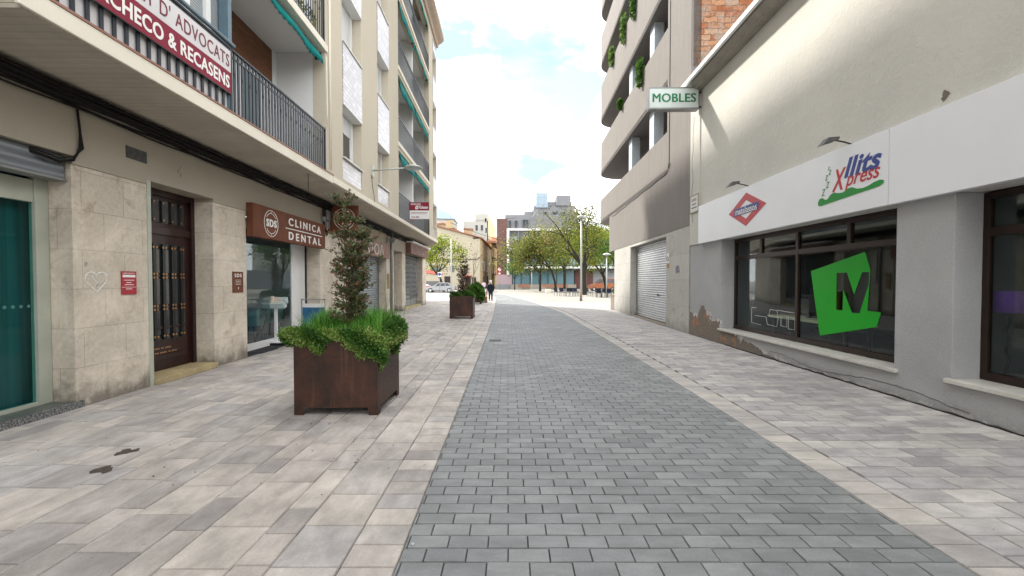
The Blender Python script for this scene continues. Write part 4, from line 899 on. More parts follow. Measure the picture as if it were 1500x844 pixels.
# lettering: u grows towards the street, so text runs from the far end of u
def text_face(mb, body, u_left, w0, width, h, v, **k):
    vs, fs = text_geo(body, k.get('bold', 0), k.get('shear', 0), k.get('space', 1)); x0, x1 = vs[:,0].min(), vs[:,0].max(); y0, y1 = vs[:,1].min(), vs[:,1].max(); z0, z1 = vs[:,2].min(), vs[:,2].max()
    mb.add([(u_left-(x-x0)/(x1-x0)*width, v+(z-z0)/(z1-z0)*.008, w0+(y-y0)/(y1-y0)*h) for x, y, z in vs], fs)
mb = MB(); [text_face(mb, 'MOBLES', 1.395-k*.009, 6.63+q*.004, 1.20, .235, 12.371+.0007*(k+2*q), bold=0, space=1.05) for k in range(3) for q in range(2)]; mb.build('lettering', M['green_mobles'], lb)
sn = thing('street_name_plaque', 'weathered cream street name plaque on the corner strip beside the white fascia', 'plaque', RT, (.03, 12.75, 3.6))
MB().box(.031, .05, 12.48, 13.02, 3.62, 4.08).build('plate', M['white_wall'], sn)
mb = MB(); mb.box(.031, .06, 12.46, 13.04, 3.59, 3.62); mb.box(.031, .06, 12.46, 13.04, 4.08, 4.11); mb.box(.031, .06, 12.46, 12.48, 3.62, 4.08); mb.box(.031, .06, 13.02, 13.04, 3.62, 4.08); mb.build('frame', M['lintel'], sn)
mb = MB(); mb.text('CARRER', 'x', 12.95, 3.92, .36, .08, .0505, .002, sdir=-1); mb.box(.0505, .053, 12.62, 12.9, 3.82, 3.85); mb.box(.0505, .053, 12.56, 12.94, 3.72, 3.75); mb.build('lettering', M['iron'], sn)
# furniture seen through the shop glass
dk = thing('office_desk', 'pale wooden desk on dark legs behind the big shop window', 'desk', RT, (-.73, 8.6, .1))
MB().box(-1.0, -.46, 7.5, 9.84, .80, .85).build('desktop', M['deskwood'], dk)
for u, v in ((-.52,7.6),(-.52,9.7),(-.94,7.6),(-.94,9.7)): MB().box(u-.03, u+.03, v-.03, v+.03, .1, .80).build('leg', M['black'], dk)
oc = thing('office_chair', 'black high-backed office chair behind the pale desk', 'chair', RT, (-1.45, 9.3, .1))
mb = MB(); mb.lathe([(0,.42),(.25,.42),(.27,.47),(.24,.52),(0,.53)], (-1.45,9.3,.1), 18); mb.build('seat', M['black'], oc)
mb = MB(); mb.hexa([(-1.25,9.06,.68),(-1.17,9.06,.68),(-1.17,9.54,.68),(-1.25,9.54,.68)], [(-1.22,9.1,1.45),(-1.15,9.1,1.45),(-1.15,9.5,1.45),(-1.22,9.5,1.45)]); mb.build('backrest', M['black'], oc, bevel=.03)
mb = MB(); mb.cyl((-1.45,9.3,.2),(-1.45,9.3,.55),.03)
for k in range(5): mb.tube([(-1.45,9.3,.24),(-1.45+.3*math.cos(k*1.257),9.3+.3*math.sin(k*1.257),.14)], .02, 6)
mb.build('base', M['black'], oc)
mo = thing('monitor', 'black computer monitor standing on the pale desk', 'monitor', RT, (-.8, 9.0, .85))
MB().box(-.82, -.78, 8.7, 9.25, .95, 1.32).build('screen', M['black'], mo, bevel=.006); MB().lathe([(0,0),(.1,0),(.1,.015),(.02,.02),(.02,.2),(0,.2)], (-.84,8.97,.85), 14).build('stand', M['black'], mo)
MB().box(-1.9, -1.87, 9.6, 10.0, .9, 1.35).build('poster', M['yellowbox'], SB)
pl = thing('lamp', 'purple drum lampshade on a dark twisted stem in the near window', 'lamp', RT, (-.66, 5.22, .45))
MB().lathe([(.16,1.03),(.20,.78),(.19,.78),(.15,1.03)], (-.66,5.22,.45), 24).build('lamp_shade', M['purple'], pl, smooth=True)
mb = MB(); mb.tube([(-.66+.015*math.sin(i*1.3),5.22+.015*math.cos(i*1.3),.49+i*.05) for i in range(15)], .016, 6); mb.lathe([(0,0),(.1,0),(.09,.03),(0,.04)], (-.66,5.22,.45), 14); mb.build('stem', M['black'], pl)
MB().box(-1.0, -.46, 4.4, 5.5, .1, .45).build('window_platform', M['interior'], SB)

# ================================================================== GREY APARTMENT BLOCK
GB = thing('grey_apartment_building', 'mauve grey roughcast apartment block with continuous curved balconies above a garage door', 'building', G, (0, 13.2, 0))
V1 = 25.3
mb = MB(); mb.gridwall(-.32, .0, (13.2, 23.9), (0, 3.28), [(15.33, 20.38, -1, 3.17)]); mb.box(-.32, .0, 15.33, 20.38, 3.17, 3.28); mb.build('stone_base', M['stone_grey'], GB, bevel=.004)
mb = MB(); mb.box(-3, -.9, 23.9, 25.2, 0, 3.3); mb.box(-3.5, -.34, 20.4, 23.88, 0, 3.3); mb.box(-6, -3.2, 13.3, 25, 0, 3.3); mb.build('recessed_wall', M['loggia_in'], GB)
mb = MB(); mb.gridwall(-.32, .01, (13.2, V1), (3.283, 5.3), []); mb.build('wall', M['greyrender'], GB)
mb = MB(); mb.box(-3.2, -.34, 13.4, V1, 3.283, 3.35); mb.build('ceiling', M['loggia_in'], GB)
mb = MB(); mb.gridwall(-.30, .01, (13.2, 15.28), (5.3, 24), []); mb.build('wall', M['greyrender'], GB)
bands = [(5.302, 6.78), (8.42, 10.35), (11.80, 13.98), (15.32, 17.15), (18.6, 20.4), (21.9, 24)]
def band_poly(u_in=None, tip=29.5, r=1.5, th=.16):
    out = [(.01, 15.283)]
    out += [(.01, tip-r)] + [(.01-r+r*math.cos(R_(a)), tip-r+r*math.sin(R_(a))) for a in range(10, 91, 10)] + [(-6.5, tip)]
    inn = [(-6.5, tip-th)] + [(.01-r+(r-th)*math.cos(R_(a)), tip-r+(r-th)*math.sin(R_(a))) for a in range(90, -1, -10)] + [(.01-th, 15.283)]
    return out, inn
out, inn = band_poly()
for i, (z0, z1) in enumerate(bands):
    mb = MB(); P = out+inn; mb.prism(P, 'z', z0, z1); mb.build('parapet', M['greyrender'], GB)
    mb = MB(); mb.prism(out+[(-6.5, 15.283)], 'z', z0-.006, z0+.18); mb.build('balcony_floor', M['loggia_in'], GB)
    if i < len(bands)-1:
        zt = bands[i+1][0]
        mb = MB(); mb.box(-1.55, -1.4, 15.28, V1, z0+.18, zt); mb.box(-6.4, -1.4, V1-.15, V1, z0+.18, zt); mb.box(-1.4, -.31, 15.12, 15.28, z0, zt); mb.build('loggia_wall', M['loggia_in'], GB)
        for v in (17.75, 21.2): mb = MB().box(-.55, -.17, v-.3, v+.3, z0+.2, zt); mb.build('column', M['bluecol'], GB)
        for v in (15.9, 18.6, 22.0):
            w_ = MB().box(-1.395, -1.36, v, v+1.5, z0+.3, z0+2.75).build('window', M['bluecol'], GB)
            MB().box(-1.358, -1.345, v+.08, v+1.42, z0+1.7, z0+2.7).build('blind', M['blind_cream'], w_)
            MB().box(-1.358, -1.35, v+.08, v+1.42, z0+.35, z0+1.68).build('pane', M['glass_dark'], w_)
        w_ = MB().box(-4.4, -2.0, V1, V1+.03, z0+.3, z0+2.7).build('window', M['bluecol'], GB); MB().box(-4.3, -2.1, V1+.03, V1+.04, z0+.4, z0+2.6).build('pane', M['glass_dark'], w_)
mb = MB(); mb.box(-9, .0, 13.2, 13.32, 8.0, 24); mb.build('party_wall', M['brickorange'], GB)
mb = MB(); mb.box(-9, -.02, 13.16, 13.2, 6.6, 7.98); mb.build('party_wall_sheet', M['corrugated'], GB)
mb = MB(); mb.box(-.05, .02, 13.155, 13.33, 3.29, 24); mb.build('corner_render', M['greyrender'], GB)
# garage door
mb = MB(); prof = []
for k in range(34):
    z = .04+k*.092; prof += [(-.30, z), (-.27, z+.02), (-.262, z+.045), (-.27, z+.07), (-.30, z+.088)]
n_ = len(prof); vs = [(p[0], 15.33, p[1]) for p in prof]+[(p[0], 20.38, p[1]) for p in prof]
mb.add(vs, [(i, i+1, n_+i+1, n_+i) for i in range(n_-1)]); gd = mb.build('garage_shutter', M['steel'], GB, recalc=False)
MB().box(-.262, -.235, 18.9-1.9, 19.05-1.9, 1.02, 1.10).build('handle', M['black'], gd)
mb = MB(); mb.box(-.32, .0, 15.33, 20.38, 0, .035); mb.build('threshold', M['concrete'], GB)
np_ = thing('no_parking_plate', 'narrow white and orange no parking plate on stone beside the garage shutter', 'plate', G, (0, 15.1, 2.2))
MB().box(.003, .012, 15.0, 15.24, 2.22, 2.56).build('plate', M['white'], np_); MB().box(.003, .012, 15.0, 15.24, 2.05, 2.215).build('lower_plate', simple('ochre_film', (.4,.2,.06), .5), np_)
mb = MB(); mb.tube(ringpts(15.12, 2.37, .075, .013), .012, 5); mb.build('ring', M['iron'], np_)
mb = MB(); r = random.Random(3); v, z = 14.35, 1.98
P = [(.004, v-.3*t+.06*math.sin(t*31), z+.10*math.sin(t*23)+.03*math.cos(t*41)) for t in np.linspace(0, 1, 50)]; mb.tube(P, .008, 4); mb.build('graffiti_scribble', M['lilac'], GB, recalc=False)
mb = MB(); r = random.Random(8)
mb.tube([(.025, 15.0, 20), (.025, 15.02, 12), (.025, 15.03, 5.6), (.035, 15.1, 5.42), (.03, 15.5, 5.34)]+[(.025, v, 5.34-.012*(v-15.5)**1.15-.02*math.sin(v*3)) for v in np.arange(15.8, 24.8, .3)], .012, 5)
mb.tube([(.03, 14.9, 5.6), (.04, 14.97, 5.45), (.03, 15.1, 5.5), (.04, 15.05, 5.62), (.03, 14.95, 5.55)], .01, 5)
tag(mb.build('wall_cable', M['iron'], fr=G, base=(0, 15, 5.3), recalc=False), 'thin cable stapled across the grey roughcast wall above the garage', 'cable')

# ================================================================== PLANTERS AND PLANTS
def corten_box(t, x0, x1, y0, y1, h=.92, foot=.09, fw=.11):
    mb = MB(); th = .012
    for (a, b, c, d) in ((x0, x1, y0, y0+th), (x0, x1, y1-th, y1)):
        mb.prism([(a,0),(a+fw,0),(a+fw+.01,foot),(b-fw-.01,foot),(b-fw,0),(b,0),(b,h),(a,h)], 'y', c, d)
    for (a, b) in ((x0, x0+th), (x1-th, x1)):
        mb.prism([(y0+th,0),(y0+fw,0),(y0+fw+.01,foot),(y1-fw-.01,foot),(y1-fw,0),(y1-th,0),(y1-th,h),(y0+th,h)], 'x', a, b)
    mb.box(x0+th, x1-th, y0+th, y1-th, foot+.02, foot+.03)
    mb.build('box', M['corten'], t, recalc=True)
    MB().box(x0+th, x1-th, y0+th, y1-th, h-.10, h-.05).build('soil', M['soil'], t)
def leaves(mb, P, D, size, asp=.45, rnd=.35, tone=None, fold=.0):
    """P points, D directions; each leaf a pointed four-cornered face of its own"""
    n = len(P); P = np.asarray(P); D = np.asarray(D) + np.random.normal(0, rnd, (n, 3)); D /= np.linalg.norm(D, axis=1)[:, None]+1e-9
    S = np.cross(D, np.random.normal(0, 1, (n, 3))); S /= np.linalg.norm(S, axis=1)[:, None]+1e-9
    s = size*np.random.uniform(.6, 1.35, n)[:, None]; w = s*asp
    A = P; B = P+D*s*.5+S*w*.5; C = P+D*s; E = P+D*s*.5-S*w*.5
    V = np.stack([A, B, C, E], 1).reshape(-1, 3); k = len(mb.V); mb.V.extend(map(tuple, V.tolist()))
    T = np.random.random(n) if tone is None else tone
    for i in range(n): mb.F.append((k+4*i, k+4*i+1, k+4*i+2, k+4*i+3))
    mb.T.extend([float(x) for x in T]); mb.S.extend([False]*n); mb.M.extend([0]*n)
def blades(mb, roots, hmin, hmax, w=.008, lean=.35, curl=.25):
    for x, y, z in roots:
        h = random.uniform(hmin, hmax); a = random.uniform(0, 6.28); l = random.uniform(.05, lean)*h; mb.tone = random.random()
        dx, dy = math.cos(a), math.sin(a); sx, sy = -dy*w/2, dx*w/2; ps = []
        for t in (0, .35, .7, 1):
            px, py, pz = x+dx*l*t**1.8, y+dy*l*t**1.8, z+h*(t-curl*t**3*.5*random.uniform(.3, 1)); k = (1-t**2.2)
            ps += [(px-sx*k, py-sy*k, pz), (px+sx*k, py+sy*k, pz)]
        mb.add(ps, [(0,1,3,2),(2,3,5,4),(4,5,7,6)])
def trailing(mb, clumps, n, size=.022):
    tot = sum(c[2][0]*c[2][1]*c[2][2] for c in clumps)**.5
    for (c, _, r, k) in clumps:
        m = int(n*k); q = np.random.normal(0, 1, (m, 3)); q /= np.linalg.norm(q, axis=1)[:, None]
        rad = np.random.uniform(.55, 1.0, m)**.6*(1+.16*np.sin(q[:, 0]*7+q[:, 2]*5+c[0]*9))
        P = np.array(c)+q*np.array(r)*rad[:, None]
        P += np.random.normal(0, .012, P.shape)
        base = .42+.25*np.sin(P[:, 0]*13+P[:, 2]*17)+np.random.normal(0, .16, m)
        leaves(mb, P, q+np.array([0, 0, -.1]), size, .75, .7, np.clip(base, 0, 1))
x0, x1, y0, y1 = -2.60, -1.60, 5.18, 6.16
p1 = thing('planter', 'large rust brown steel planter in the foreground brimming with trailing greenery', 'planter', W, (-2.1, 5.67, 0), 'steel planters along the street')
corten_box(p1, x0, x1, y0, y1)
mb = MB(); roots = []
for i in range(5200):
    x = random.uniform(x0+.03, x1+.0); y = random.uniform(y0+.03, y1-.03)
    if x < -2.42 and y < 5.4 and random.random() < .8: continue
    roots.append((x, y, .82))
for rt in roots:
    k = .8+.35*max(0, math.sin((rt[0]+3.2)*3.0))+.10*math.sin(rt[0]*11+rt[1]*7)
    k *= (.78 if rt[1] < 5.4 else 1) * (1.2 if rt[0] > -1.98 else .92)
    blades(mb, [rt], .28*k, .50*k, .0085, .65)
tag(mb.build('grass_clump', M['grass'], base=(-2.1, 5.67, .85), recalc=False), 'dense bright green lily grass growing in the large foreground planter', 'grass', kind='stuff')
mb = MB()
cl = [((-2.58,5.27,.93),0,(.18,.16,.10),.11), ((-2.66,5.22,.97),0,(.10,.12,.07),.05), ((-2.42,5.17,.93),0,(.14,.08,.10),.07), ((-2.30,5.17,.86),0,(.07,.05,.12),.05), ((-2.2,5.18,.96),0,(.14,.07,.065),.06), ((-2.0,5.18,.965),0,(.14,.07,.06),.06),
      ((-1.85,5.17,.91),0,(.14,.09,.12),.09), ((-1.69,5.18,.86),0,(.13,.11,.17),.12), ((-1.60,5.24,.80),0,(.10,.12,.16),.10), ((-1.57,5.50,.93),0,(.12,.25,.16),.14), ((-1.56,5.80,.96),0,(.13,.26,.17),.13), ((-1.58,6.06,.90),0,(.12,.14,.16),.08), ((-1.62,5.30,.62),0,(.05,.05,.09),.02), ((-1.575,5.9,.72),0,(.04,.08,.10),.02), ((-2.65,5.8,.93),0,(.1,.35,.08),.07), ((-1.52,5.16,.70),0,(.04,.03,.10),.012), ((-1.80,5.16,.78),0,(.05,.03,.09),.02)]
trailing(mb, cl, 30000, .025)
tag(mb.build('trailing_plant', M['trail'], base=(-2.1, 5.2, .95), recalc=False), 'small-leaved trailing plant spilling over the rim of the foreground planter', 'plant')
def stem_shrub(name, label, cx, cy, z0, h, rx, n, m, leafsize, seed, group=None, red=0):
    r = random.Random(seed); t = thing(name, label, 'shrub', W, (cx, cy, z0), group)
    mb = MB(); tips = []
    for s in range(4):
        a = r.uniform(0, 6.28); P = [(cx+.02*math.cos(a), cy+.02*math.sin(a), z0)]
        for i in range(1, 9):
            f = i/8; P.append((cx+rx*.35*f*math.cos(a+f)+r.uniform(-.01, .01), cy+rx*.35*f*math.sin(a+f)+r.uniform(-.01, .01), z0+h*(f*(.97-.12*s))))
        mb.tube(P, [.011*(1-.8*i/8)+.002 for i in range(9)], 5)
        for i in range(1, 9):
            for q in range(9):
                f = (i+r.random())/9; p = P[min(i, 8)]
                wid = rx*(.55+.55*abs(math.sin(f*8.3+s*1.7)))*(1.0 if f < .8 else 1-2.6*(f-.8))
                aa = r.uniform(0, 6.28); L_ = wid*r.uniform(.35, 1.0); e = (p[0]+L_*math.cos(aa), p[1]+L_*math.sin(aa), p[2]+L_*r.uniform(.3, 1.0))
                mb.tube([p, ((p[0]+e[0])/2, (p[1]+e[1])/2, (p[2]+e[2])/2+.01), e], [.004, .003, .0015], 4); tips.append((p, e))
    mb.build('stem', M['twig'], t, recalc=False)
    lm = MB(); P = []; D = []; T = []
    for _ in range(n):
        p, e = tips[r.randrange(len(tips))]; f = r.uniform(.15, 1.05)
        P.append([p[k]+(e[k]-p[k])*f+r.gauss(0, .012) for k in range(3)]); D.append([e[k]-p[k]+.4*r.gauss(0, .1) for k in range(3)])
        hh = (P[-1][2]-z0)/h; T.append(min(1, max(0, r.gauss(.42, .2)+(red*r.random() if r.random() < .25 else 0))))
    D = np.array(D); D /= np.linalg.norm(D, axis=1)[:, None]; leaves(lm, P, D, leafsize, .5, .8, np.array(T)); lm.build('leaves', m, t, recalc=False)
    return t
stem_shrub('upright_shrub', 'slender upright evergreen shrub with bronze tinted leaves rising from the foreground planter', -2.07, 5.66, .84, 1.78, .285, 12500, M['shrubleaf'], .038, 11, red=.55)
# tall dry stalks in the near planter
mb = MB(); r = random.Random(2)
for i in range(26):
    x = r.uniform(-2.5, -1.5); y = r.uniform(5.3, 6.1); h = r.uniform(.45, .75); mb.tone = .4+.4*r.random(); P = [(x, y, .85), (x+r.uniform(-.03, .06), y, .85+h*.6), (x+r.uniform(-.05, .12), y, .85+h)]
    mb.tube(P, [.0025, .002, .001], 4); leaves(mb, [(P[2][0]+r.gauss(0, .006), P[2][1], P[2][2]-j*.01) for j in range(8)], [(0, 0, 1)]*8, .012, .4, .5)
tag(mb.build('grass_stalk', M['trail'], base=(-2.0, 5.7, .85), recalc=False), 'thin flower stalks standing above the grass in the foreground planter', 'plant', kind='stuff')
# second planter
p2 = thing('planter', 'rust brown steel planter half way down the street with a thin red-leaved shrub', 'planter', W, (-2.15, 19.05, 0), 'steel planters along the street')
corten_box(p2, -2.66, -1.66, 18.58, 19.56, .96)
mb = MB(); trailing(mb, [((-2.5,18.75,1.0),0,(.16,.2,.14),.18), ((-2.25,18.8,.98),0,(.16,.2,.10),.14), ((-2.0,18.85,1.03),0,(.2,.25,.16),.2), ((-1.78,18.8,1.0),0,(.18,.2,.17),.18), ((-2.2,19.2,1.02),0,(.4,.3,.16),.2)], 5200, .05)
tag(mb.build('planting', M['gleaf'], base=(-2.15, 19, .95), recalc=False), 'low dark green planting in the second steel planter', 'plant')
stem_shrub('red_shrub', 'thin shrub with dry reddish leaves standing in the second steel planter', -2.16, 19.05, .9, 1.75, .34, 1500, M['redleaf'], .07, 5)
# third planter with bushes and wooden bench
p3 = thing('planter', 'low steel planter hidden under a spreading dark green bush behind the second planter', 'planter', W, (-2.65, 31.0, 0), 'steel planters along the street')
corten_box(p3, -3.15, -2.15, 30.6, 31.6, .75)
mb = MB(); trailing(mb, [((-2.7,30.8,1.0),0,(.55,.5,.33),.4), ((-2.35,30.7,.85),0,(.42,.5,.45),.4), ((-2.5,31,1.2),0,(.42,.4,.28),.25), ((-2.15,30.6,.55),0,(.24,.3,.33),.15)], 8000, .09)
tag(mb.build('bush', M['gleaf'], base=(-2.2, 31, .8), recalc=False), 'spreading dark green bush growing over the third planter beyond the red-leaved shrub', 'bush')
be = thing('bench', 'small orange wooden bench beside the dark green bush', 'bench', W, (-2.1, 32.6, 0))
mb = MB()
for i in range(4): mb.box(-2.3, -1.85, 32.2+i*.24, 32.4+i*.24, .42, .46)
mb.build('seat', M['bin_wood'], be)
mb = MB(); mb.box(-1.90, -1.86, 32.2, 33.1, .5, .95); mb.box(-1.9, -1.86, 32.2, 33.1, .12, .4); mb.build('backrest', M['bin_wood'], be)
for y in (32.25, 33.05): MB().box(-2.28, -1.85, y, y+.05, 0, .42).build('leg', M['concrete'], be)
# balcony plants on the grey block and one above the lawyers
for i, (v, w, rr, h, lab) in enumerate(((18.5, 10.45, .35, 1.3, 'green plant hanging over the grey balcony wall just above the light box sign'), (24.4, 14.1, .5, 1.2, 'green plant hanging over the third curved grey balcony near its far end'),
                                     (19.7, 14.1, .35, 1.5, 'dark trailing plant high on the grey block nearest the top of the photo'), (21.6, 14.1, .35, 1.6, 'longer green trailing plant right of the dark one on the third grey balcony'),(22.2,10.45,.3,.5,'small green tuft on the second curved grey balcony'))):
    mb = MB(); trailing(mb, [((.12, v, w-h*f*.5+.15), 0, (.11, rr*.7*(1-.35*f), h*.22), .25) for f in (0, .45, .9)], 1500, .08)
    tag(mb.build('hanging_plant', M['trail'] if i % 2 else M['gleaf'], fr=G, base=(.05, v, w), recalc=False), lab, 'plant', 'plants hanging from the grey balconies')
mb = MB(); trailing(mb, [((1.0, v, 7.5), 0, (.12, .25, .25), .4) for v in (9.2, 9.9)], 1500, .04)
tag(mb.build('balcony_plant', M['yleaf2'], fr=L, base=(1.1, 9.5, 7.3), recalc=False), 'leafy pot plant behind the black railing of the second floor balcony', 'plant')
cp = thing('concrete_planter', 'brown concrete planter box at the far end of the grey block', 'planter', G, (-.45, 24.4, 0))
mb = MB(); mb.gridwall(-.9, .0, (23.95, 24.9), (0, .78), []); mb.build('box', M['concrete'], cp, bevel=.02); MB().box(-.93, .03, 23.92, 24.93, .78, .86).build('rim', M['concrete'], cp, bevel=.01)
mb = MB(); trailing(mb, [((-.35, 24.4, 1.15), 0, (.32, .4, .4), .6), ((-.4, 24.5, 1.6), 0, (.25, .3, .35), .4)], 2500, .07)
tag(mb.build('potted_plant', M['trail'], fr=G, base=(-.4, 24.4, .9), recalc=False), 'leafy plant growing in the concrete planter by the grey block', 'plant')
# ================================================================== TREES
def tree(name, label, x, y, h, tr, crown, nleaf, lsize, lm, seed, lean=(0, 0), fork=.3, spread=1.0, group=None, depth=4, bare=.0, asp=.6, bark=None, nl=5, limbs=None):
    """crown = (cx, cy, cz, rx, ry, rz) offset from the foot"""
    r = random.Random(seed); np.random.seed(seed); t = thing(name, label, 'tree', W, (x, y, 0), group); tb = MB(); tips = []
    cx, cy, cz, rx, ry, rz = crown
    def inside(p): return ((p[0]-x-cx)/rx)**2+((p[1]-y-cy)/ry)**2+((p[2]-cz)/rz)**2
    def grow(p, d, ln, rad, lev):
        P = [p]; rs = [rad]; q = np.array(p); dd = np.array(d, float); seg = 5
        for i in range(seg):
            dd = dd + np.array([r.gauss(0, .13), r.gauss(0, .13), r.gauss(.03, .08)]); dd /= np.linalg.norm(dd)
            q = q + dd*ln/seg
            P.append(tuple(q)); rs.append(rad*(1-.55*(i+1)/seg))
        tb.tube(P, rs, 7 if lev < 2 else 4)
        if lev >= depth: tips.append((P[-1], dd.copy())); tips.append((P[-3], dd.copy())); return
        k = r.choice((2, 3, 3)) if lev else nl
        for i in range(k):
            a = 2*math.pi*(i+r.random()*.7)/k; f = r.choice((-1, -2, -3)) if lev else r.choice((-1, -1, -2))
            side = np.cross(dd, (math.cos(a), math.sin(a), .2)); side /= np.linalg.norm(side)+1e-6
            nd = dd*(.75 if lev else .65)+side*r.uniform(.45, .95)*spread; 
            tgt = np.array([x+cx+rx*r.uniform(-.9, .9), y+cy+ry*r.uniform(-.9, .9), cz+rz*r.uniform(-.7, 1)])-np.array(P[f]); tgt /= np.linalg.norm(tgt)
            nd = nd/np.linalg.norm(nd)+tgt*.55
            grow(P[f], nd/np.linalg.norm(nd), ln*r.uniform(.62, .85), rs[f]*r.uniform(.6, .8), lev+1)
    hf = h*fork
    tb.tube([(x, y, -.05), (x+lean[0]*.2, y+lean[1]*.2, hf*.4), (x+lean[0]*.6, y+lean[1]*.6, hf*.8), (x+lean[0], y+lean[1], hf)], [tr*1.25, tr, tr*.9, tr*.85], 9)
    for i in range(nl):
        a = 2*math.pi*(i+r.random()*.6)/nl
        tgt = np.array([x+cx+rx*.8*math.cos(a), y+cy+ry*.8*math.sin(a), cz+rz*r.uniform(-.1, .9)])-np.array([x+lean[0], y+lean[1], hf]); tl = np.linalg.norm(tgt)
        grow((x+lean[0], y+lean[1], hf-.1), tgt/tl, tl*.55, tr*.6, 1)
    for P in (limbs or []): tb.tube([(x+a, y+b, c) for a, b, c in P], [tr*.55*(1-.75*i/(len(P)-1)) for i in range(len(P))], 7); tips.append(((x+P[-1][0], y+P[-1][1], P[-1][2]), np.array((0, 0, 1.))))
    tb.build('trunk', bark or M['bark'], t, recalc=False)
    lb_ = MB(); C = []; D = []; T = []
    cl = [tp for tp in tips if inside(tp[0]) < 1.5]; r.shuffle(cl)
    extra = []
    for _ in range(int(len(cl)*.45)+8):
        q = np.random.normal(0, 1, 3); q /= np.linalg.norm(q); q *= r.uniform(.5, 1)
        extra.append(((x+cx+rx*q[0], y+cy+ry*q[1], cz+rz*q[2]), q))
    cl = cl+extra; sizes = [r.uniform(.35, 1.15) for _ in cl]; tones = [r.gauss(.5, .22) for _ in cl]; ws = np.array(sizes)**2; ws /= ws.sum()
    cnt = np.random.multinomial(nleaf, ws); sc = (rx+rz)*.5
    for (p, d), s_, tn, c in zip(cl, sizes, tones, cnt):
        if c == 0 or r.random() < bare: continue
        q = np.random.normal(0, 1, (c, 3))*np.array([.17, .17, .12])*s_*sc; C.append(np.array(p)+q); D.append(q+np.array([0, 0, -.2])); T.append(np.clip(np.random.normal(tn, .16, c)+.25*q[:, 2]/(sc*.2)*.3, 0, 1))
    C = np.concatenate(C); D = np.concatenate(D); T = np.concatenate(T); D /= np.linalg.norm(D, axis=1)[:, None]
    leaves(lb_, C, D, lsize, asp, .9, T); lb_.build('crown', lm, t, recalc=False); return t
TG = 'trees on the square'
tree('square_tree', 'straight dark-trunked spreading tree, leftmost of the row before the teal glass', 4.5, 70, 9.2, .17, (-2.6, 0, 5.7, 4.2, 3, 3.2), 6480, .30, M['yleaf2'], 21, (.1, 0), .33, group=TG, bare=.12)
tree('square_tree', 'leaning slim-trunked yellow-green tree, second from the left in the row before the teal glass front', 6.7, 66, 9, .17, (-2.0, 0, 6.0, 4.4, 3, 3.2), 6480, .28, M['yleaf2'], 22, (-1.1, 0), .42, group=TG, bare=.1)
tree('square_tree', 'upright forked yellow-green tree right of the leaning one before the teal glass front', 8.9, 74, 10.5, .2, (.5, 0, 6.7, 4.2, 3, 3.6), 6840, .30, M['yleaf'], 23, (-.1, 0), .36, group=TG, bare=.05)
tree('square_tree', 'thick-trunked old tree beside the tall lamp post with long bare upper limbs', 8.45, 51, 11.0, .26, (-1.4, 0, 6.6, 4.2, 3, 3.4), 6120, .22, M['yleaf2'], 24, (-.1, 0), .30, group=TG, bare=.2, nl=4, limbs=[[(-.1, 0, 3.2), (-.9, 0, 4.6), (-2.0, .2, 6.2), (-3.3, .4, 8.2), (-4.6, .5, 9.6)], [(0, 0, 3.4), (.2, 0, 6), (.2, .2, 8), (1.0, .4, 10.2)], [(.2, .2, 7.6), (-.6, .2, 9.2), (-1.2, .2, 10.4)], [(-2.0, .2, 6.2), (-2.6, .2, 7.0), (-4.0, .2, 7.4)]])
tree('square_tree', 'slim straight tree just right of the tall lamp post with bright yellow leaves', 9.2, 55, 8, .11, (.6, 0, 5.7, 2.8, 2, 2.5), 5760, .20, M['yleaf'], 25, (.1, 0), .4, group=TG)
tree('square_tree', 'dense yellow-green tree with twin dark limbs beside the grey block, over the orange van', 13.0, 60, 9.5, .24, (-.9, 0, 6.0, 4.2, 3, 3.3), 9360, .24, M['yleaf'], 26, (-.6, 0), .28, group=TG)
tree('square_tree', 'dark green low-branched tree partly hidden by the grey block corner', 12.6, 50, 7.5, .2, (-.2, 0, 4.8, 2.8, 2.4, 2.0), 3600, .22, M['gleaf'], 27, (-.3, 0), .34, group=TG)
tree('square_tree', 'small bushy dark green tree beside the no entry sign at the glass corner', .5, 82, 4.6, .10, (-.1, 0, 3.9, 2.1, 1.8, 1.1), 1872, .26, M['gleaf'], 28, (0, 0), .45, group=TG)
tree('bare_tree', 'tall nearly bare tree rising behind the yellow-green crowns', 9.8, 58, 12.5, .14, (.4, 0, 10.4, 3.4, 2, 2.0), 420, .2, M['redleaf'], 29, (0, 0), .62, spread=1.1, bark=M['twig'], bare=.2)
tree('corner_tree', 'light green spreading tree behind the silver car at the building corner', -10.3, 66, 8.0, .19, (-.2, 0, 5.6, 4.0, 2.5, 2.6), 4600, .28, M['yleaf'], 31, (-1.1, 0), .35, bare=.15)
tree('young_tree', 'bare young tree with a thin straight trunk in front of the cream house', -4.6, 52, 8.2, .06, (.5, 0, 5.0, 1.3, 1, 2.4), 90, .14, M['redleaf'], 32, (.05, 0), .3, depth=3, bark=M['twig'], nl=4)
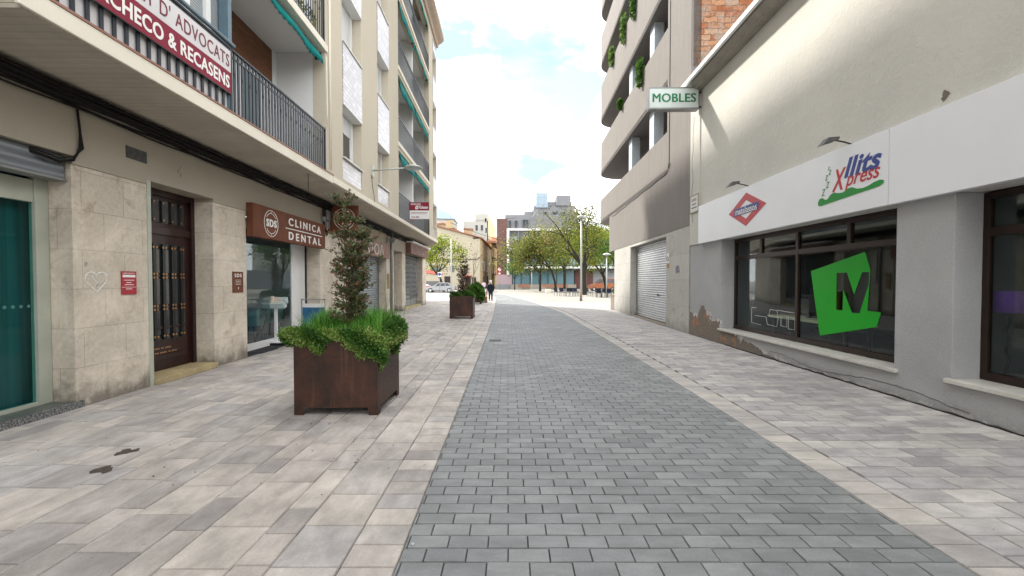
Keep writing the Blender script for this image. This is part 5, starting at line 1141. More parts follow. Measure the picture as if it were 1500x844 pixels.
# ================================================================== FAR BUILDINGS
def bldg(name, label, base): return thing(name, label, 'building', W, base)
def windows(o, axis, pos, lst, fm='white', out=-1, name='window'):
    """lst of (a0,a1,z0,z1) on a wall at y=pos (axis 'y') or x=pos (axis 'x')"""
    for a0, a1, z0, z1 in lst:
        if axis == 'y':
            f = MB().box(a0, a1, pos+out*.06, pos+.02, z0, z1).build(name, M[fm] if isinstance(fm, str) else fm, o); MB().box(a0+.12, a1-.12, pos+out*.1, pos+out*.062, z0+.12, z1-.12).build('pane', M['glass_dark'], f)
        else:
            f = MB().box(pos-.02, pos+.06, a0, a1, z0, z1).build(name, M[fm] if isinstance(fm, str) else fm, o); MB().box(pos+.062, pos+.1, a0+.12, a1-.12, z0+.12, z1-.12).build('pane', M['glass_dark'], f)
ch = bldg('cream_house', 'aged cream corner house with sloping tiled roof at the end of the street', (-14, 92, 0))
mb = MB(); mb.prism([(-26,0),(-6.6,0),(-6.6,10.4),(-11,11.6),(-17,13.2),(-26,11.4)], 'y', 90, 108); mb.build('wall', M['bg_cream'], ch)
mb = MB(); mb.prism([(-26.4,11.3),(-17,13.25),(-11,11.65),(-6.2,10.42),(-6.2,10.62),(-11,11.9),(-17,13.5),(-26.4,11.6)], 'y', 89.6, 108.3); mb.build('roof', M['rooftile'], ch)
windows(ch, 'y', 90, [(-11.2,-10.2,7.4,8.9),(-16.8,-15.6,7.2,8.6),(-16.9,-14.6,2.9,5.0),(-10.0,-9.0,3.2,4.9),(-12.8,-11.8,3.4,4.9),(-20.2,-19.0,4,5.6),(-22.5,-21.4,6.8,8.2)], 'bg_cream')
for P in ((-9.6, -8.5, 89.9, 90, .0, 2.5), (-13.9, -12.7, 89.9, 90, 0, 2.6), (-8.2,-7.4,89.9,90,1,2.4)): MB().box(*P).build('door', M['door'], ch)
mb = MB(); mb.tube([(-26, 89.9, 6.05), (-11, 89.9, 6.1), (-7.2, 89.9, 6.1), (-6.5, 89.9, 6.55)], .06, 5); mb.build('service_cable', M['darkcable'], ch)
mb = MB(); mb.box(-10.0, -8.2, 89.2, 90, 2.6, 2.75); mb.build('door_canopy', M['redcanvas'], ch)
oh = bldg('ochre_house', 'ochre house wall with three narrow windows running back along the lane', (-6.2, 100, 0))
def skew(name, m, o, xa, ya, xb, yb, z0, z1, th=8, z1b=None):
    z1b = z1b or z1; mb = MB(); mb.hexa([(xa-th,ya,z0),(xa,ya,z0),(xb,yb,z0),(xb-th,yb,z0)], [(xa-th,ya,z1),(xa,ya,z1),(xb,yb,z1b),(xb-th,yb,z1b)]); return mb.build(name, m, o)
skew('wall', M['bg_ochre'], oh, -6.45, 90.2, -5.35, 112, 0, 10.3, z1b=9.7)
mb = MB(); mb.hexa([(-8,90,10.3),(-6.0,90,10.35),(-4.9,112.4,9.75),(-8,112.4,9.8)], [(-8,90,10.6),(-6.0,90,10.5),(-4.9,112.4,9.95),(-8,112.4,10.2)]); mb.build('roof', M['rooftile'], oh)
for i, y in enumerate((91.6, 96, 101.5)):
    x = -6.45+1.1*(y-90.2)/21.8; mb = MB(); mb.box(x-.1, x+.12, y, y+1.2, 3.7, 5.9); w_ = mb.build('window', M['bg_cream'], oh); MB().box(x+.1, x+.18, y+.15, y+1.05, 3.8, 5.8).build('pane', M['glass_dark'], w_)
for P in ((-6.2, -5.95, 94.5, 96, 0, 2.6), (-5.9, -5.6, 102, 103.5, 0, 2.8)): MB().box(*P).build('door', M['door'], oh)
yh = bldg('yellow_house', 'bright yellow house with dark balcony windows behind the ochre wall', (-5, 120, 0))
skew('wall', M['bg_yellow'], yh, -5.3, 112.5, -4.6, 135, 0, 11.4, z1b=11.0)
mb = MB(); mb.box(-12, -5.3, 112.4, 112.6, 0, 11.4); mb.build('front_wall', M['bg_yellow'], yh); mb = MB(); mb.box(-13, -4.2, 112.0, 136, 11.42, 11.9); mb.build('roof', M['rooftile'], yh)
for z in (3.6, 8.0):
    for y in (114.5, 121, 128): x = -5.3+.7*(y-112.5)/22.5; w_ = MB().box(x-.1, x+.12, y, y+2.2, z, z+2.5).build('window', M['glass_dark'], yh); MB().box(x+.1, x+.7, y-.4, y+2.6, z-.25, z-.1).build('balcony', M['rail'], w_)
lane = bldg('lane_end_house', 'terracotta-coloured house closing the narrow lane beside the brick facade', (-4, 150, 0))
MB().box(-7, -2.6, 148, 156, 0, 16.5).build('wall', simple('salmon_wall', (.55,.27,.17), .9), lane); windows(lane, 'y', 148, [(-5,-4.2,5,7),(-5,-4.2,9,11)])
ph = bldg('pale_tower_house', 'tall pale house with small dark windows rising over the tiled roofs', (-11, 150, 0))
mb = MB(); mb.box(-16.6, -8.2, 150, 162, 0, 22.2); mb.box(-12.6, -8.2, 149.9, 162, 22.2, 24.6); mb.build('wall', M['bg_white'], ph); skew('side_wall', simple('straw_wall', (.60,.50,.30), .9), ph, -8.2, 150, -6.2, 166, 0, 24.2, .3, 22.0)
windows(ph, 'y', 150, [(-12.6,-11.6,18.8,20.9),(-10.8,-9.8,18.8,20.9),(-8.0-1.2,-8.4,18.0,20),(-9.4,-8.6,21.6,23.2)], 'bg_white')
mb = MB(); mb.box(-17, -6.8, 149.2, 150, 14.6, 15.1); mb.box(-19, -6.8, 148, 149.9, 0, 13); mb.build('terrace_wall', M['bg_white'], ph)
lh = bldg('low_house', 'low cream houses with tiled roofs seen left behind the leaning tree', (-22, 130, 0))
mb = MB(); mb.prism([(-38,0),(-14.5,0),(-14.5,15.5),(-20,18.2),(-28,17.0),(-38,18.5)], 'y', 128, 140); mb.build('wall', M['bg_cream'], lh)
mb = MB(); mb.prism([(-38,18.5),(-28,17.0),(-20,18.2),(-14.2,15.4),(-14.2,15.8),(-20,18.7),(-28,17.5),(-38,19)], 'y', 127.5, 140.5); mb.build('roof', M['rooftile'], lh)
mb = MB(); mb.box(-19.2, -17.2, 127, 129, 17, 19.2); mb.build('chimney', M['bg_ochre'], lh)
gh = bldg('grey_row_house', 'greyish flat-topped house furthest left beyond the street corner', (-26, 145, 0)); MB().box(-40, -19.5, 146, 156, 0, 22.0).build('wall', M['bg_white'], gh); MB().box(-40.2, -19.3, 145.8, 156.2, 22.0, 22.4).build('roof', M['bg_grey'], gh)
windows(gh, 'y', 146, [(-24,-22.8,18.5,20.4),(-28,-26.8,18.5,20.4)], 'bg_white')
gb2 = bldg('chimney_house', 'small yellowish stair tower on the tiled roofs left of the pale house', (-14.5, 138, 0)); MB().box(-15.2, -12.6, 138, 141, 0, 17.8).build('wall', M['bg_ochre'], gb2); MB().box(-15.4, -12.4, 137.8, 141.2, 17.8, 18.2).build('roof', M['rooftile'], gb2); windows(gb2, 'y', 138, [(-14.6,-13.8,14.5,16)], 'bg_white')
# modern block
mo_ = bldg('modern_block', 'modern brown brick and glass block with a white frame and teal ground floor glazing', (8, 95, 0))
mb = MB(); mb.box(-3.25, -.95, 93, 104, 3.0, 14.9); mb.build('brick_wall', M['bg_brick'], mo_)
MB().box(-3.3, .0, 92.9, 104, .95, 2.995).build('ground_wall', M['bg_pink'], mo_); MB().box(-3.4, .05, 92.8, 104, 0, .95).build('plinth', M['bg_grey'], mo_)
mb = MB(); mb.box(-1.1, -.6, 92.4, 93.2, 3.0, 12.7); mb.box(-.6, 22, 92.4, 93.2, 12.3, 12.7); mb.box(-.55, 22, 92.6, 93.2, 4.3, 4.75); mb.build('white_frame', M['white'], mo_)
gw = MB().box(-.55, 22, 93.2, 104, 3.9, 12.2).build('curtain_wall', M['glass_dark'], mo_)
mb = MB()
for i in range(12):
    for k in range(3): 
        if (i+k) % 3: mb.box(-.45+i*1.85, 1.2+i*1.85, 93.1, 93.2, 5.1+k*2.4, 6.3+k*2.4)
mb.build('pale_pane', M['glass_blue'], gw)
mb = MB()
for i in range(13): mb.box(-.55+i*1.85, -.43+i*1.85, 92.95, 93.2, 5, 12.2)
for k in range(4): mb.box(-.55, 22, 92.97, 93.2, 5.0+k*2.4, 5.12+k*2.4)
mb.build('mullion', M['grey_metal'], gw)
MB().box(.0, 13.2, 92.9, 104, .9, 3.9).build('ground_glazing', simple('teal_screen_glass', (.10,.19,.22), .2, var=.15, vs=.3), mo_)
mb = MB()
for i in range(8): mb.box(i*1.89, i*1.89+.12, 92.8, 92.9, .9, 3.9)
mb.box(-.2, 22, 91.2, 93, 3.9, 4.25); mb.build('glazing_post', M['black'], mo_)
MB().box(13.2, 17.2, 92.8, 104, 0, 3.9).build('entrance_wall', simple('dark_red_panels', (.10,.035,.03), .6), mo_)
MB().box(17.2, 40, 92.9, 104, 0, 3.9).build('side_wall', M['bg_grey'], mo_)
MB().box(22, 40, 95, 104, 3.9, 10.5).build('rear_wing', M['bg_white'], mo_); windows(mo_, 'y', 95, [(24+i*3,25.6+i*3,6,8.5) for i in range(5)])
lw = thing('low_stone_wall', 'low rubble stone wall along the foot of the teal glazing', 'wall', W, (6, 91.5, 0))
MB().box(-.3, 13.5, 91.8, 92.7, 0, .9).build('wall', plaster_mat('rubble_stone', (.33,.29,.25), (.18,.16,.14), bs=10, bstr=.8, bd=.05, big=2.5), lw)
# concrete block under construction behind
cb_ = bldg('stepped_concrete_block', 'stepped raw concrete block with scaffolding and pale roof structures behind the trees', (12, 118, 0))
mb = MB(); mb.box(-1.8, 22, 112, 126, 0, 15.6); mb.box(-1.8, 17, 112.2, 126, 15.6, 18.6); mb.box(3.2, 17, 114, 126, 18.6, 19.7); mb.box(7.5, 15.5, 114, 126, 19.7, 22.2); mb.box(5.6, 16.2, 113, 126, 15.6, 21); mb.build('wall', M['bg_grey'], cb_)
MB().box(6.2, 9.2, 112.5, 118, 20.5, 24.2).build('glazed_lift', simple('pale_blue_cladding', (.33,.42,.50), .4), cb_); MB().box(11.5, 15.0, 112.5, 118, 21, 23.6).build('roof_room', M['bg_grey'], cb_)
windows(cb_, 'y', 112, [(-1.0,-.1,15.2,17.2),(.6,1.5,15.2,17.2),(2.6,4.2,14.6,17.4)], 'bg_grey'); windows(cb_, 'y', 113, [(8+i*2.4, 9.4+i*2.4, z, z+1.7) for i in range(3) for z in (17.8,)], 'bg_grey')
mb = MB(); r = random.Random(6)
for i in range(9): x = 3.5+i*1.55; mb.box(x, x+.06, 111.5, 111.56, 14, 22.2+3.3*math.sin(min(1, i/4)*1.5)+r.uniform(-.3, .3))
for k in range(5): mb.box(3.5+k*.6, 16.5, 111.5, 111.55, 17.5+k*1.8, 17.56+k*1.8)
for i in range(4): mb.tube([(4+i*3, 111.5, 16), (6.5+i*3, 111.5, 20)], .04, 4)
mb.build('scaffolding', M['grey_metal'], cb_)
for i in range(7): 
    x = -1.6+i*.75; MB().box(x, x+.05, 112.2, 112.25, 18.6, 20.4+r.uniform(0, .9)).build('starter_bar', M['grey_metal'], cb_)
# antennas
for i, (x, y, z, h, lab) in enumerate(((-11.2, 150, 24.6, 7, 'tall lattice antenna mast on the pale tower house'), (-6.9, 150, 22, 8, 'thin tall pole beside the straw coloured side wall'), (-18, 128.5, 18, 6.5, 'thin roof antenna on the tiled roofs at the left'), (-3.0, 100, 14.9, 2.6, 'short aerial on the brown brick wall'), (-9.2,150,24.6,4.5,'medium roof aerial right of the lattice mast'))):
    t = thing('roof_antenna', lab, 'antenna', W, (x, y, z), 'roof antennas')
    MB().cyl((x, y, z-.5), (x, y, z+h), .07, .03, 6).build('mast', M['grey_metal'], t)
    mb = MB()
    for k in range(4): mb.cyl((x-.8+.1*k, y, z+h-.3-k*.45), (x+.8-.1*k, y, z+h-.3-k*.45), .025, n=4)
    mb.build('crossbar', M['grey_metal'], t)
for i, (P, lab) in enumerate(((((-8.0, 57, 9.2), (-2.5, 75, 8.3), (2.0, 93, 9.6)), 'lower overhead cable crossing towards the brick block'), (((-17, 120, 21.5), (-8, 108, 18.2), (-1, 100, 17.5)), 'upper overhead cable crossing from the tiled roofs'), (((-18, 95, 15.4), (-9, 96, 14.4), (1, 97, 15.6)), 'sagging overhead cable in front of the pale tower house'))):
    mb = MB(); a, b, c = [np.array(p) for p in P]; mb.tube([tuple((1-t)**2*a+2*t*(1-t)*b+t*t*c) for t in np.linspace(0, 1, 12)], .03, 4); tag(mb.build('overhead_cable', M['darkcable'], base=P[0], recalc=False), lab, 'cable')
# hill line far away
mb = MB(); mb.prism([(-400,0),(-300,34),(-150,42),(-40,46),(60,38),(200,50),(400,30),(600,0)], 'y', 900, 960); tag(mb.build('hills', simple('hazy_hills', (.20,.24,.26), 1)), kind='structure')
# ================================================================== LAMP POSTS, SIGNS
lp = thing('lamp_post', 'tall pale grey lamp post with a flat disc head standing on the open square', 'lamp post', W, (5.58, 35.3, 0), 'lamp posts around the square')
MB().cyl((5.58,35.3,0), (5.58,35.3,6.7), .085, .06, 12).build('post', M['lampgrey'], lp); mb = MB(); mb.lathe([(0,.12),(.28,.10),(.36,.0),(.3,-.06),(0,-.06)], (5.58,35.3,6.75), 18); mb.build('lamp_head', M['lampgrey'], lp)
mb = MB(); mb.cyl((5.58,35.3,0), (5.58,35.3,.9), .11, .095, 12); mb.build('base', M['concrete'], lp)
lq = thing('lamp_post', 'shorter pale lamp post with a mushroom cap beside the corner of the grey block', 'lamp post', W, (9.2, 42.5, 0), 'lamp posts around the square')
MB().cyl((9.2,42.5,0), (9.2,42.5,4.1), .065, .05, 10).build('post', M['lampgrey'], lq); MB().lathe([(0,.2),(.3,.12),(.42,0),(.1,-.05),(0,-.05)], (9.2,42.5,4.15), 18).build('lamp_head', M['lampgrey'], lq)
l3 = thing('lamp_post', 'slim lamp post in front of the teal glazing at the left of the square', 'lamp post', W, (3.75, 83, 0), 'lamp posts around the square')
MB().cyl((3.75,83,0), (3.75,83,3.3), .08, .06, 8).build('post', M['lampgrey'], l3); MB().lathe([(0,.3),(.25,.25),(.3,0),(.1,-.2),(0,-.2)], (3.75,83,3.6), 12).build('lamp_head', M['lampgrey'], l3)
l4 = thing('lamp_post', 'tall lamp post with a short arm before the cream house', 'lamp post', W, (-8.0, 57.5, 0), 'lamp posts around the square')
MB().cyl((-8,57.5,0), (-8,57.5,7.2), .09, .06, 10).build('post', M['lampgrey'], l4); mb = MB(); mb.tube([(-8,57.5,7.15),(-8.3,57.5,7.3),(-8.9,57.5,7.3)], .04, 6); mb.box(-9.2, -8.6, 57.4, 57.65, 7.24, 7.34); mb.build('lamp_head', M['lampgrey'], l4)
ts = thing('traffic_sign', 'round red-ringed sign above a white triangle on a pole before the mauve wall', 'road sign', W, (-2.3, 80, 0))
MB().cyl((-2.3,80,0), (-2.3,80,4.1), .035, n=8).build('pole', M['grey_metal'], ts)
def disc(x, y, z, r0, m, t, name, th=.02): return MB().cyl((x,y,z), (x,y+th,z), r0, n=20).build(name, m, t)
disc(-2.3, 79.93, 3.72, .40, M['signred'], ts, 'round_plate'); disc(-2.3, 79.91, 3.72, .28, M['letters'], ts, 'plate_face', .015)
mb = MB(); mb.hexa([(-2.55,79.88,3.5),(-2.47,79.88,3.42),(-2.47,79.9,3.42),(-2.55,79.9,3.5)], [(-2.13,79.88,4.02),(-2.05,79.88,3.94),(-2.05,79.9,3.94),(-2.13,79.9,4.02)]); mb.build('slash', M['signred'], ts)
MB().prism([(-2.74,3.22),(-1.86,3.22),(-2.3,2.5)], 'y', 79.93, 79.95).build('yield_plate', M['signred'], ts); MB().prism([(-2.54,3.12),(-2.06,3.12),(-2.3,2.75)], 'y', 79.90, 79.925).build('yield_face', M['letters'], ts)
ps = thing('parking_sign', 'square white sign with a blue figure disc beside the light green corner tree', 'road sign', W, (-10.1, 61, 0))
MB().cyl((-10.1,61,0), (-10.1,61,2.4), .03, n=8).build('pole', M['grey_metal'], ps); MB().box(-10.35, -9.85, 60.93, 60.96, 2.2, 2.85).build('plate', M['letters'], ps); disc(-10.1, 60.90, 2.56, .22, M['signblue'], ps, 'blue_disc')
# benches along low wall, planters at square
for i, (x, y, lab) in enumerate(((2.6, 84, 'long wooden bench on a pale block, the left one before the rubble wall'), (7.2, 82, 'wooden bench on a pale block between the two dark trunks'), (9.4, 80, 'wooden bench nearest the terrace chairs'))):
    t = thing('bench', lab, 'bench', W, (x, y, 0), 'benches on the square')
    MB().box(x-.8, x+.9, y-.25, y+.25, 0, .42).build('block', M['concrete'], t); mb = MB(); mb.box(x-1.5, x+.9, y-.28, y+.28, .42, .5); mb.build('seat', M['bin_wood'], t); mb = MB()
    for k in range(3): mb.box(x-1.5, x+.9, y+.26, y+.3, .58+k*.17, .7+k*.17)
    mb.build('backrest', M['bin_wood'], t)
bb = thing('stone_block', 'pale stone block seat on the square before the leaning tree', 'block', W, (5.0, 60, 0)); mb = MB(); mb.box(4.6, 5.35, 59.7, 60.3, 0, .5); mb.build('block', M['cream'], bb, bevel=.04)
# ================================================================== TERRACE CHAIRS AND TABLES
def chair():
    t = thing('terrace_chair', 'c', 'chair', W, (0, 0, 0), 'dark chairs on the cafe terrace')
    MB().box(-.23, .23, -.22, .22, .43, .46).build('seat', M['navy'], t)
    mb = MB(); mb.hexa([(-.23,.20,.5),(.23,.20,.5),(.23,.23,.5),(-.23,.23,.5)], [(-.22,.27,.88),(.22,.27,.88),(.22,.30,.88),(-.22,.30,.88)]); mb.build('backrest', M['navy'], t)
    for dx in (-1, 1):
        for dy in (-1, 1): MB().tube([(dx*.2, dy*.19, .44), (dx*.22, dy*.22, 0)], .016, 5).build('leg', M['black'], t)
        mb = MB(); mb.tube([(dx*.24,.24,.66),(dx*.24,-.18,.65),(dx*.22,-.2,.44)], .014, 5); mb.build('armrest', M['black'], t)
    return t
def table():
    t = thing('terrace_table', 't', 'table', W, (0, 0, 0), 'small tables on the cafe terrace')
    MB().box(-.35, .35, -.35, .35, .71, .74).build('tabletop', M['steel'], t); MB().cyl((0,0,.02), (0,0,.71), .03, n=8).build('pedestal', M['steel'], t); MB().box(-.25, .25, -.25, .25, 0, .03).build('foot', M['steel'], t); return t
c0, t0 = chair(), table()
spots = [(5.35,46.5,.3,'leftmost dark terrace chair, left of the thick old tree'), (5.9,46.2,-.5,'second dark terrace chair from the left'), (6.35,46.8,2.8,'third dark terrace chair, its back to the lamp post'), (7.0,46.3,1.9,'dark terrace chair turned sideways just left of the tall lamp post'),
         (8.6,43.6,.2,'dark terrace chair just right of the thick trunk'), (9.1,43.2,-.4,'pair-making dark chair second right of the thick trunk'), (8.45,42.4,.1,'frontmost dark terrace chair of the right-hand group'), (8.85,44.4,3.0,'rear dark terrace chair of the right-hand group'), (9.6,43.8,2.2,'dark terrace chair by the mushroom-capped lamp post'), (9.9,44.6,.8,'farthest right dark terrace chair, close to the grey block'), (6.6,45.6,.4,'frontmost dark terrace chair of the left-hand group'), (4.9,47.4,2.2,'rear dark terrace chair at the far left of the terrace'), (8.05,45.2,1.0,'dark terrace chair tucked right behind the thick trunk'), (9.35,42.0,-.2,'dark terrace chair in front of the short lamp post')]
for i, (x, y, a, lab) in enumerate(spots):
    o = c0 if i == 0 else copy_tree(c0); o.location = (x, y, 0); o.rotation_euler = (0, 0, a); o['label'] = lab
for i, (x, y, lab) in enumerate(((5.8,47.0,'small steel terrace table in the left-hand group of chairs'), (9.0,43.9,'small steel terrace table in the right-hand group of chairs'), (9.75,43.1,'small steel terrace table nearest the short lamp post'))):
    o = t0 if i == 0 else copy_tree(t0); o.location = (x, y, 0); o['label'] = lab
# ================================================================== VEHICLES
def car(name, label, cat, x, y, L_, H_, prof, roofprof, paint, wheels, wid=1.75, flip=1):
    """side profile along x (front at -x); body sides taper inwards above the waist"""
    t = thing(name, label, cat, W, (x, y, 0))
    def loft(P, w0, w1, zlo, zhi, nm, m, par, puff=0):
        mb = MB(); n = len(P); vs = []
        for s in (-1, 1):
            for a, z in P:
                k = (z-zlo)/(zhi-zlo); vs.append((x+flip*a, y+s*(w0+(w1-w0)*max(0, min(1, k)))/2, z))
        mb.add(vs, [tuple(range(n))[::-1], tuple(range(n, 2*n))]+[(i, (i+1) % n, n+(i+1) % n, n+i) for i in range(n)]); return mb.build(nm, m, par, bevel=.05)
    b = loft(prof, wid, wid*.97, .2, H_*.65, 'body', paint, t)
    g = loft(roofprof, wid*.94, wid*.74, roofprof[0][1], H_, 'cabin', paint, t)
    zb = roofprof[0][1]; xs = [p[0] for p in roofprof]; x0, x1 = xs[0], xs[-1]; xt0, xt1 = roofprof[1][0], roofprof[-2][0]
    nwin = 3; mb = MB(); zt = H_-.10
    for s in (-1, 1):
        for k in range(nwin):
            f0, f1 = k/nwin+.02, (k+1)/nwin-.02
            def pt(f, z):
                q = (z-zb)/(H_-zb); a = x0+(xt0-x0)*q+.12; c = x1+(xt1-x1)*q-.12; w = wid*(.94-.20*q)/2+.012
                return (x+flip*(a+(c-a)*f), y+s*w, z)
            mb.add([pt(f0, zb+.05), pt(f1, zb+.05), pt(f1, zt), pt(f0, zt)], [(0, 1, 2, 3)])
    for (xa, xb) in ((x0, xt0), (x1, xt1)):
        q0, q1 = .1, .9; sg = -1 if xa == x0 else 1
        A = lambda q: x+flip*(xa+(xb-xa)*q+sg*.015)
        w0_, w1_ = wid*(.94-.2*q0)/2-.08, wid*(.94-.2*q1)/2-.08; z0_, z1_ = zb+(H_-zb)*q0, zb+(H_-zb)*q1
        mb.add([(A(q0), y-w0_, z0_+.01), (A(q0), y+w0_, z0_+.01), (A(q1), y+w1_, z1_+.01), (A(q1), y-w1_, z1_+.01)], [(0, 1, 2, 3)])
    mb.build('window', M['glass_dark'], t, recalc=False)
    for a in wheels:
        for s in (-1, 1):
            yy = y+s*(wid/2-.1); w_ = MB().cyl((x+flip*a, yy-.11, .32), (x+flip*a, yy+.11, .32), .32, n=20).build('wheel', M['rubber'], t)
            MB().cyl((x+flip*a, yy-.118, .32), (x+flip*a, yy+.118, .32), .20, n=14).build('rim', M['steel'], w_)
    mb = MB(); xf = x+flip*prof[0][0]
    for s in (-1, 1): MB().box(min(xf+flip*.02, xf+flip*.3), max(xf+flip*.02, xf+flip*.3), y+s*wid*.36-.16, y+s*wid*.36+.16+.02, .62, .76).build('headlight', M['acrylic'], t)
    xr = x+flip*prof[-1][0]
    for s in (-1, 1): MB().box(min(xr-flip*.22, xr+flip*.02), max(xr-flip*.22, xr+flip*.02), y+s*wid*.40-.1, y+s*wid*.40+.12, .72, .9).build('tail_light', M['signred'], t)
    for a in (-.25, .85): MB().box(x+flip*a-.1, x+flip*a+.1, y-wid/2-.03, y-wid/2+.01, H_*.56, H_*.56+.03).build('door_handle', paint, t)
    MB().box(x+flip*(x0+.35)-.1, x+flip*(x0+.35)+.1, y-wid/2-.16, y-wid/2-.02, zb+.02, zb+.17).build('wing_mirror', paint, t)
    return t
sed = [(-2.1,.38),(-2.12,.62),(-1.95,.74),(-1.2,.86),(1.5,.95),(2.05,.93),(2.15,.6),(2.1,.34),(1.75,.26),(-1.8,.26)]
car('parked_car', 'silver hatchback parked side-on beyond the street corner', 'car', -10.2, 62.6, 4.2, 1.42, sed, [(-1.0,.86),(-.25,1.38),(.2,1.42),(1.1,1.38),(1.8,.93)], M['silver'], (-1.35, 1.3))
car('parked_car', 'white car mostly hidden under the red stall canopy at the left', 'car', -14.6, 66.5, 4.2, 1.45, sed, [(-1.0,.86),(-.25,1.4),(.2,1.45),(1.3,1.4),(1.9,.93)], M['white'], (-1.35, 1.3))
van = [(-2.3,.4),(-2.32,.85),(-2.1,1.0),(-1.2,1.22),(2.2,1.3),(2.3,1.2),(2.32,.5),(2.2,.34),(-2.0,.34)]
car('parked_van', 'orange people carrier parked under the trees behind the terrace', 'van', 14.9, 72, 4.7, 2.1, van, [(-1.3,1.2),(-.25,2.0),(.1,2.1),(1.9,2.1),(2.2,1.28)], M['orange'], (-1.5, 1.5), 1.9)
ks = thing('market_stall', 'stall with a red sloping canopy beside the building corner on the left', 'stall', W, (-12.6, 69.5, 0))
mb = MB(); mb.hexa([(-15.5,68.8,3.0),(-11.2,68.8,2.55),(-11.2,71.2,2.7),(-15.5,71.2,3.7)], [(-15.5,68.8,3.12),(-11.2,68.8,2.67),(-11.2,71.2,2.82),(-15.5,71.2,3.85)]); mb.build('canopy', M['redcanvas'], ks)
for a, b in ((-15.3, 69), (-11.4, 69), (-15.3, 71), (-11.4, 71)): MB().cyl((a, b, 0), (a, b, 2.7), .04, n=6).build('pole', M['grey_metal'], ks)
MB().box(-15, -11.6, 70.2, 71, 0, 1.6).build('counter', M['bg_grey'], ks)
# ================================================================== PEOPLE
def person(name, label, x, y, h, verts, edges, radii, skinmat, parts, heading=0, rz=0):
    me = bpy.data.meshes.new('person'); me.from_pydata([(a*h, b*h, c*h) for a, b, c in verts], edges, [])
    o = bpy.data.objects.new('person', me); COL.objects.link(o); sk = o.modifiers.new('skin', 'SKIN')
    for i, sv in enumerate(me.skin_vertices[0].data): sv.radius = (radii[i][0]*h, radii[i][1]*h)
    me.skin_vertices[0].data[0].use_root = True
    ss = o.modifiers.new('sub', 'SUBSURF'); ss.levels = 2; ss.render_levels = 2; me.materials.append(skinmat)
    o.location = (x, y, 0); o.rotation_euler = (0, 0, rz); INFO[o.name] = (W, (0, 0, 0)); tag(o, label, 'person')
    for nm, m, mbp in parts: mbp.build(nm, m, o)
    return o
# joints as fractions of height: walking away from the camera (+y)
V = [(0,0,.52),(0,.01,.60),(0,.012,.72),(0,.01,.80),(0,.02,.855),(0,.025,.91),(0,.025,.965),
     (.055,0,.50),(.06,.06,.28),(.06,.02,.06),(.065,.085,.02),(-.055,0,.50),(-.06,-.01,.28),(-.06,-.11,.09),(-.065,-.06,.02),
     (.105,.01,.795),(.135,-.03,.64),(.115,.02,.50),(.11,.04,.455),(-.105,.01,.795),(-.135,.0,.64),(-.12,.0,.50),(-.115,.02,.455)]
E_ = [(0,1),(1,2),(2,3),(3,4),(4,5),(5,6),(0,7),(7,8),(8,9),(9,10),(0,11),(11,12),(12,13),(13,14),(3,15),(15,16),(16,17),(17,18),(3,19),(19,20),(20,21),(21,22)]
Rr = [(.075,.06),(.075,.058),(.09,.062),(.06,.045),(.032,.032),(.045,.052),(.035,.042),(.052,.052),(.035,.035),(.026,.026),(.022,.03),(.052,.052),(.035,.035),(.026,.026),(.022,.03),(.038,.038),(.03,.03),(.024,.024),(.02,.015),(.038,.038),(.03,.03),(.024,.024),(.02,.015)]
def clothing(h, coat, trousers, hair, skinm, coat_len=.44, shoes='black'):
    P = []
    mb = MB(); prof = [(.055,.835),(.115,.80),(.128,.72),(.112,.62),(.120,.52),(.128,coat_len),(.10,coat_len-.002)]
    n = 20; vs = []
    for r_, z in prof:
        for k in range(n): t = 2*math.pi*k/n; vs.append((r_*h*math.cos(t), r_*h*.68*math.sin(t)+.01*h, z*h))
    mb.add(vs, [(i*n+k, i*n+(k+1) % n, (i+1)*n+(k+1) % n, (i+1)*n+k) for i in range(len(prof)-1) for k in range(n)], True)
    for s, a in ((1, (.105,.01,.80)), (-1, (-.105,.01,.80))):
        b = (s*.145, -.02, .64); c = (s*.128, .01, .485); mb.tube([tuple(q*h for q in a), tuple(q*h for q in b), tuple(q*h for q in c)], [.046*h, .042*h, .034*h], 12)
    P.append(('coat', coat, mb))
    mb = MB(); mb.tube([(.045*h,0,.53*h),(.055*h,.045*h,.29*h),(.06*h,.02*h,.05*h)], [.064*h,.048*h,.036*h], 12); mb.tube([(-.045*h,0,.53*h),(-.058*h,-.01*h,.29*h),(-.06*h,-.11*h,.08*h)], [.064*h,.048*h,.036*h], 12); P.append(('trousers', trousers, mb))
    mb = MB(); mb.lathe([(0,.115),(.04,.105),(.062,.07),(.066,.03),(.058,-.01),(.045,-.03)], (0,.018,.895), 18); mb.V = [(a*h, b*h, c*h) for a, b, c in mb.V]; P.append(('hair', hair, mb))
    mb = MB(); mb.box(.035*h,.09*h,-.02*h,.13*h,0,.035*h); mb.box(-.09*h,-.035*h,-.13*h,.0*h,.02*h,.06*h); P.append(('shoe', M[shoes], mb))
    return P
person('person', 'person with white hair in a dark navy coat walking away down the paved street', -1.72, 35.2, 1.68, V, E_, Rr, M['skin'], clothing(1.68, M['navy'], M['black'], M['hairwhite'], M['skin']))
person('person', 'distant person in a pale pink top and light trousers near the ochre house', -4.0, 62, 1.66, V, E_, Rr, M['skin'], clothing(1.66, M['pinkcloth'], M['jeans'], M['bark'], M['skin'], .5), rz=math.pi)
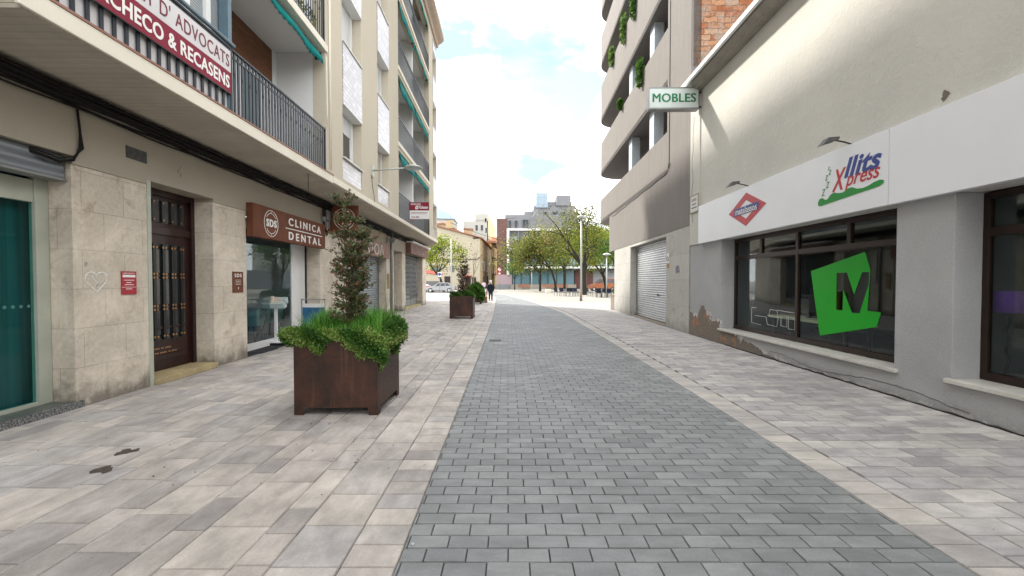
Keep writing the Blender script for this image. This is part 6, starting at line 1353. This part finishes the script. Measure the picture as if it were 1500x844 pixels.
# ================================================================== LIGHT, SKY, CAMERA
EL, AZ = 41.0, 45.0     # sun ahead and to the left
wd = bpy.data.worlds.new('World'); scene.world = wd; wd.use_nodes = True; nt = wd.node_tree; nt.nodes.clear()
o_ = nt.nodes.new('ShaderNodeOutputWorld'); bg = nt.nodes.new('ShaderNodeBackground'); sky = nt.nodes.new('ShaderNodeTexSky'); sky.sky_type = 'NISHITA'; sky.sun_disc = False
sky.sun_elevation = R_(EL); sky.sun_rotation = R_(-AZ); sky.air_density = 1.0; sky.dust_density = .6; sky.ozone_density = 1.2
tc = nt.nodes.new('ShaderNodeTexCoord'); mp = nt.nodes.new('ShaderNodeMapping'); mp.inputs['Scale'].default_value = (1, 1, 1.9); mp.inputs['Location'].default_value = (3.1, .4, 1.2)
nz = nt.nodes.new('ShaderNodeTexNoise'); nz.inputs['Scale'].default_value = 3.0; nz.inputs['Detail'].default_value = 9; nz.inputs['Roughness'].default_value = .58; nz.inputs['Distortion'].default_value = .25
nt.links.new(tc.outputs['Generated'], mp.inputs[0]); nt.links.new(mp.outputs[0], nz.inputs['Vector'])
dt = nt.nodes.new('ShaderNodeVectorMath'); dt.operation = 'DOT_PRODUCT'; nt.links.new(tc.outputs['Generated'], dt.inputs[0])
d0 = np.array([.095, 1, .50]); d0 /= np.linalg.norm(d0); dt.inputs[1].default_value = tuple(d0)
mr = nt.nodes.new('ShaderNodeMapRange'); mr.inputs[1].default_value = .980; mr.inputs[2].default_value = 1.0; mr.inputs[3].default_value = .17; mr.inputs[4].default_value = -.17; nt.links.new(dt.outputs['Value'], mr.inputs[0])
ad = nt.nodes.new('ShaderNodeMath'); ad.operation = 'ADD'; nt.links.new(nz.outputs[0], ad.inputs[0]); nt.links.new(mr.outputs[0], ad.inputs[1])
rp_ = nt.nodes.new('ShaderNodeValToRGB'); rp_.color_ramp.elements[0].position = .40; rp_.color_ramp.elements[0].color = (.10, .10, .10, 1); rp_.color_ramp.elements[1].position = .56; rp_.color_ramp.elements[1].color = (1, 1, 1, 1); nt.links.new(ad.outputs[0], rp_.inputs[0])
nz2 = nt.nodes.new('ShaderNodeTexNoise'); nz2.inputs['Scale'].default_value = 5; nz2.inputs['Detail'].default_value = 6; nt.links.new(mp.outputs[0], nz2.inputs['Vector'])
cr = nt.nodes.new('ShaderNodeValToRGB'); cr.color_ramp.elements[0].position = .34; cr.color_ramp.elements[0].color = (.23, .30, .36, 1); cr.color_ramp.elements[1].position = .50; cr.color_ramp.elements[1].color = (1, 1, 1, 1); nt.links.new(nz2.outputs[0], cr.inputs[0])
cm = nt.nodes.new('ShaderNodeVectorMath'); cm.operation = 'SCALE'; cm.inputs['Scale'].default_value = CLOUD = 12.0; nt.links.new(cr.outputs[0], cm.inputs[0])
mx = nt.nodes.new('ShaderNodeMix'); mx.data_type = 'RGBA'; nt.links.new(rp_.outputs[0], mx.inputs[0]); nt.links.new(sky.outputs[0], mx.inputs[6]); nt.links.new(cm.outputs[0], mx.inputs[7])
nt.links.new(mx.outputs[2], bg.inputs[0]); bg.inputs[1].default_value = .085; nt.links.new(bg.outputs[0], o_.inputs[0])
sd = bpy.data.lights.new('sun', 'SUN'); sd.energy = 2.1; sd.angle = R_(2.5); sd.color = (1, .95, .86); so = bpy.data.objects.new('sun', sd); COL.objects.link(so)
so.rotation_euler = (R_(90-EL), 0, R_(AZ+180)); so.location = (-20, 20, 30)
from mathutils import Vector
ts_ = Vector((-math.sin(R_(AZ))*math.cos(R_(EL)), math.cos(R_(AZ))*math.cos(R_(EL)), math.sin(R_(EL)))); so.rotation_euler = (-ts_).to_track_quat('-Z', 'Y').to_euler()
cam = bpy.data.cameras.new('camera'); co = bpy.data.objects.new('camera', cam); COL.objects.link(co); scene.camera = co
co.location = (0, 0, 1.6); co.rotation_euler = (R_(90-1.3), 0, 0); cam.sensor_width = 36; cam.lens = 36*640/1500; cam.shift_y = .003; cam.clip_end = 3000; cam.clip_start = .05
scene.view_settings.view_transform = 'Standard'; scene.view_settings.look = 'None'; scene.view_settings.gamma = 1; scene.view_settings.exposure = 1.78
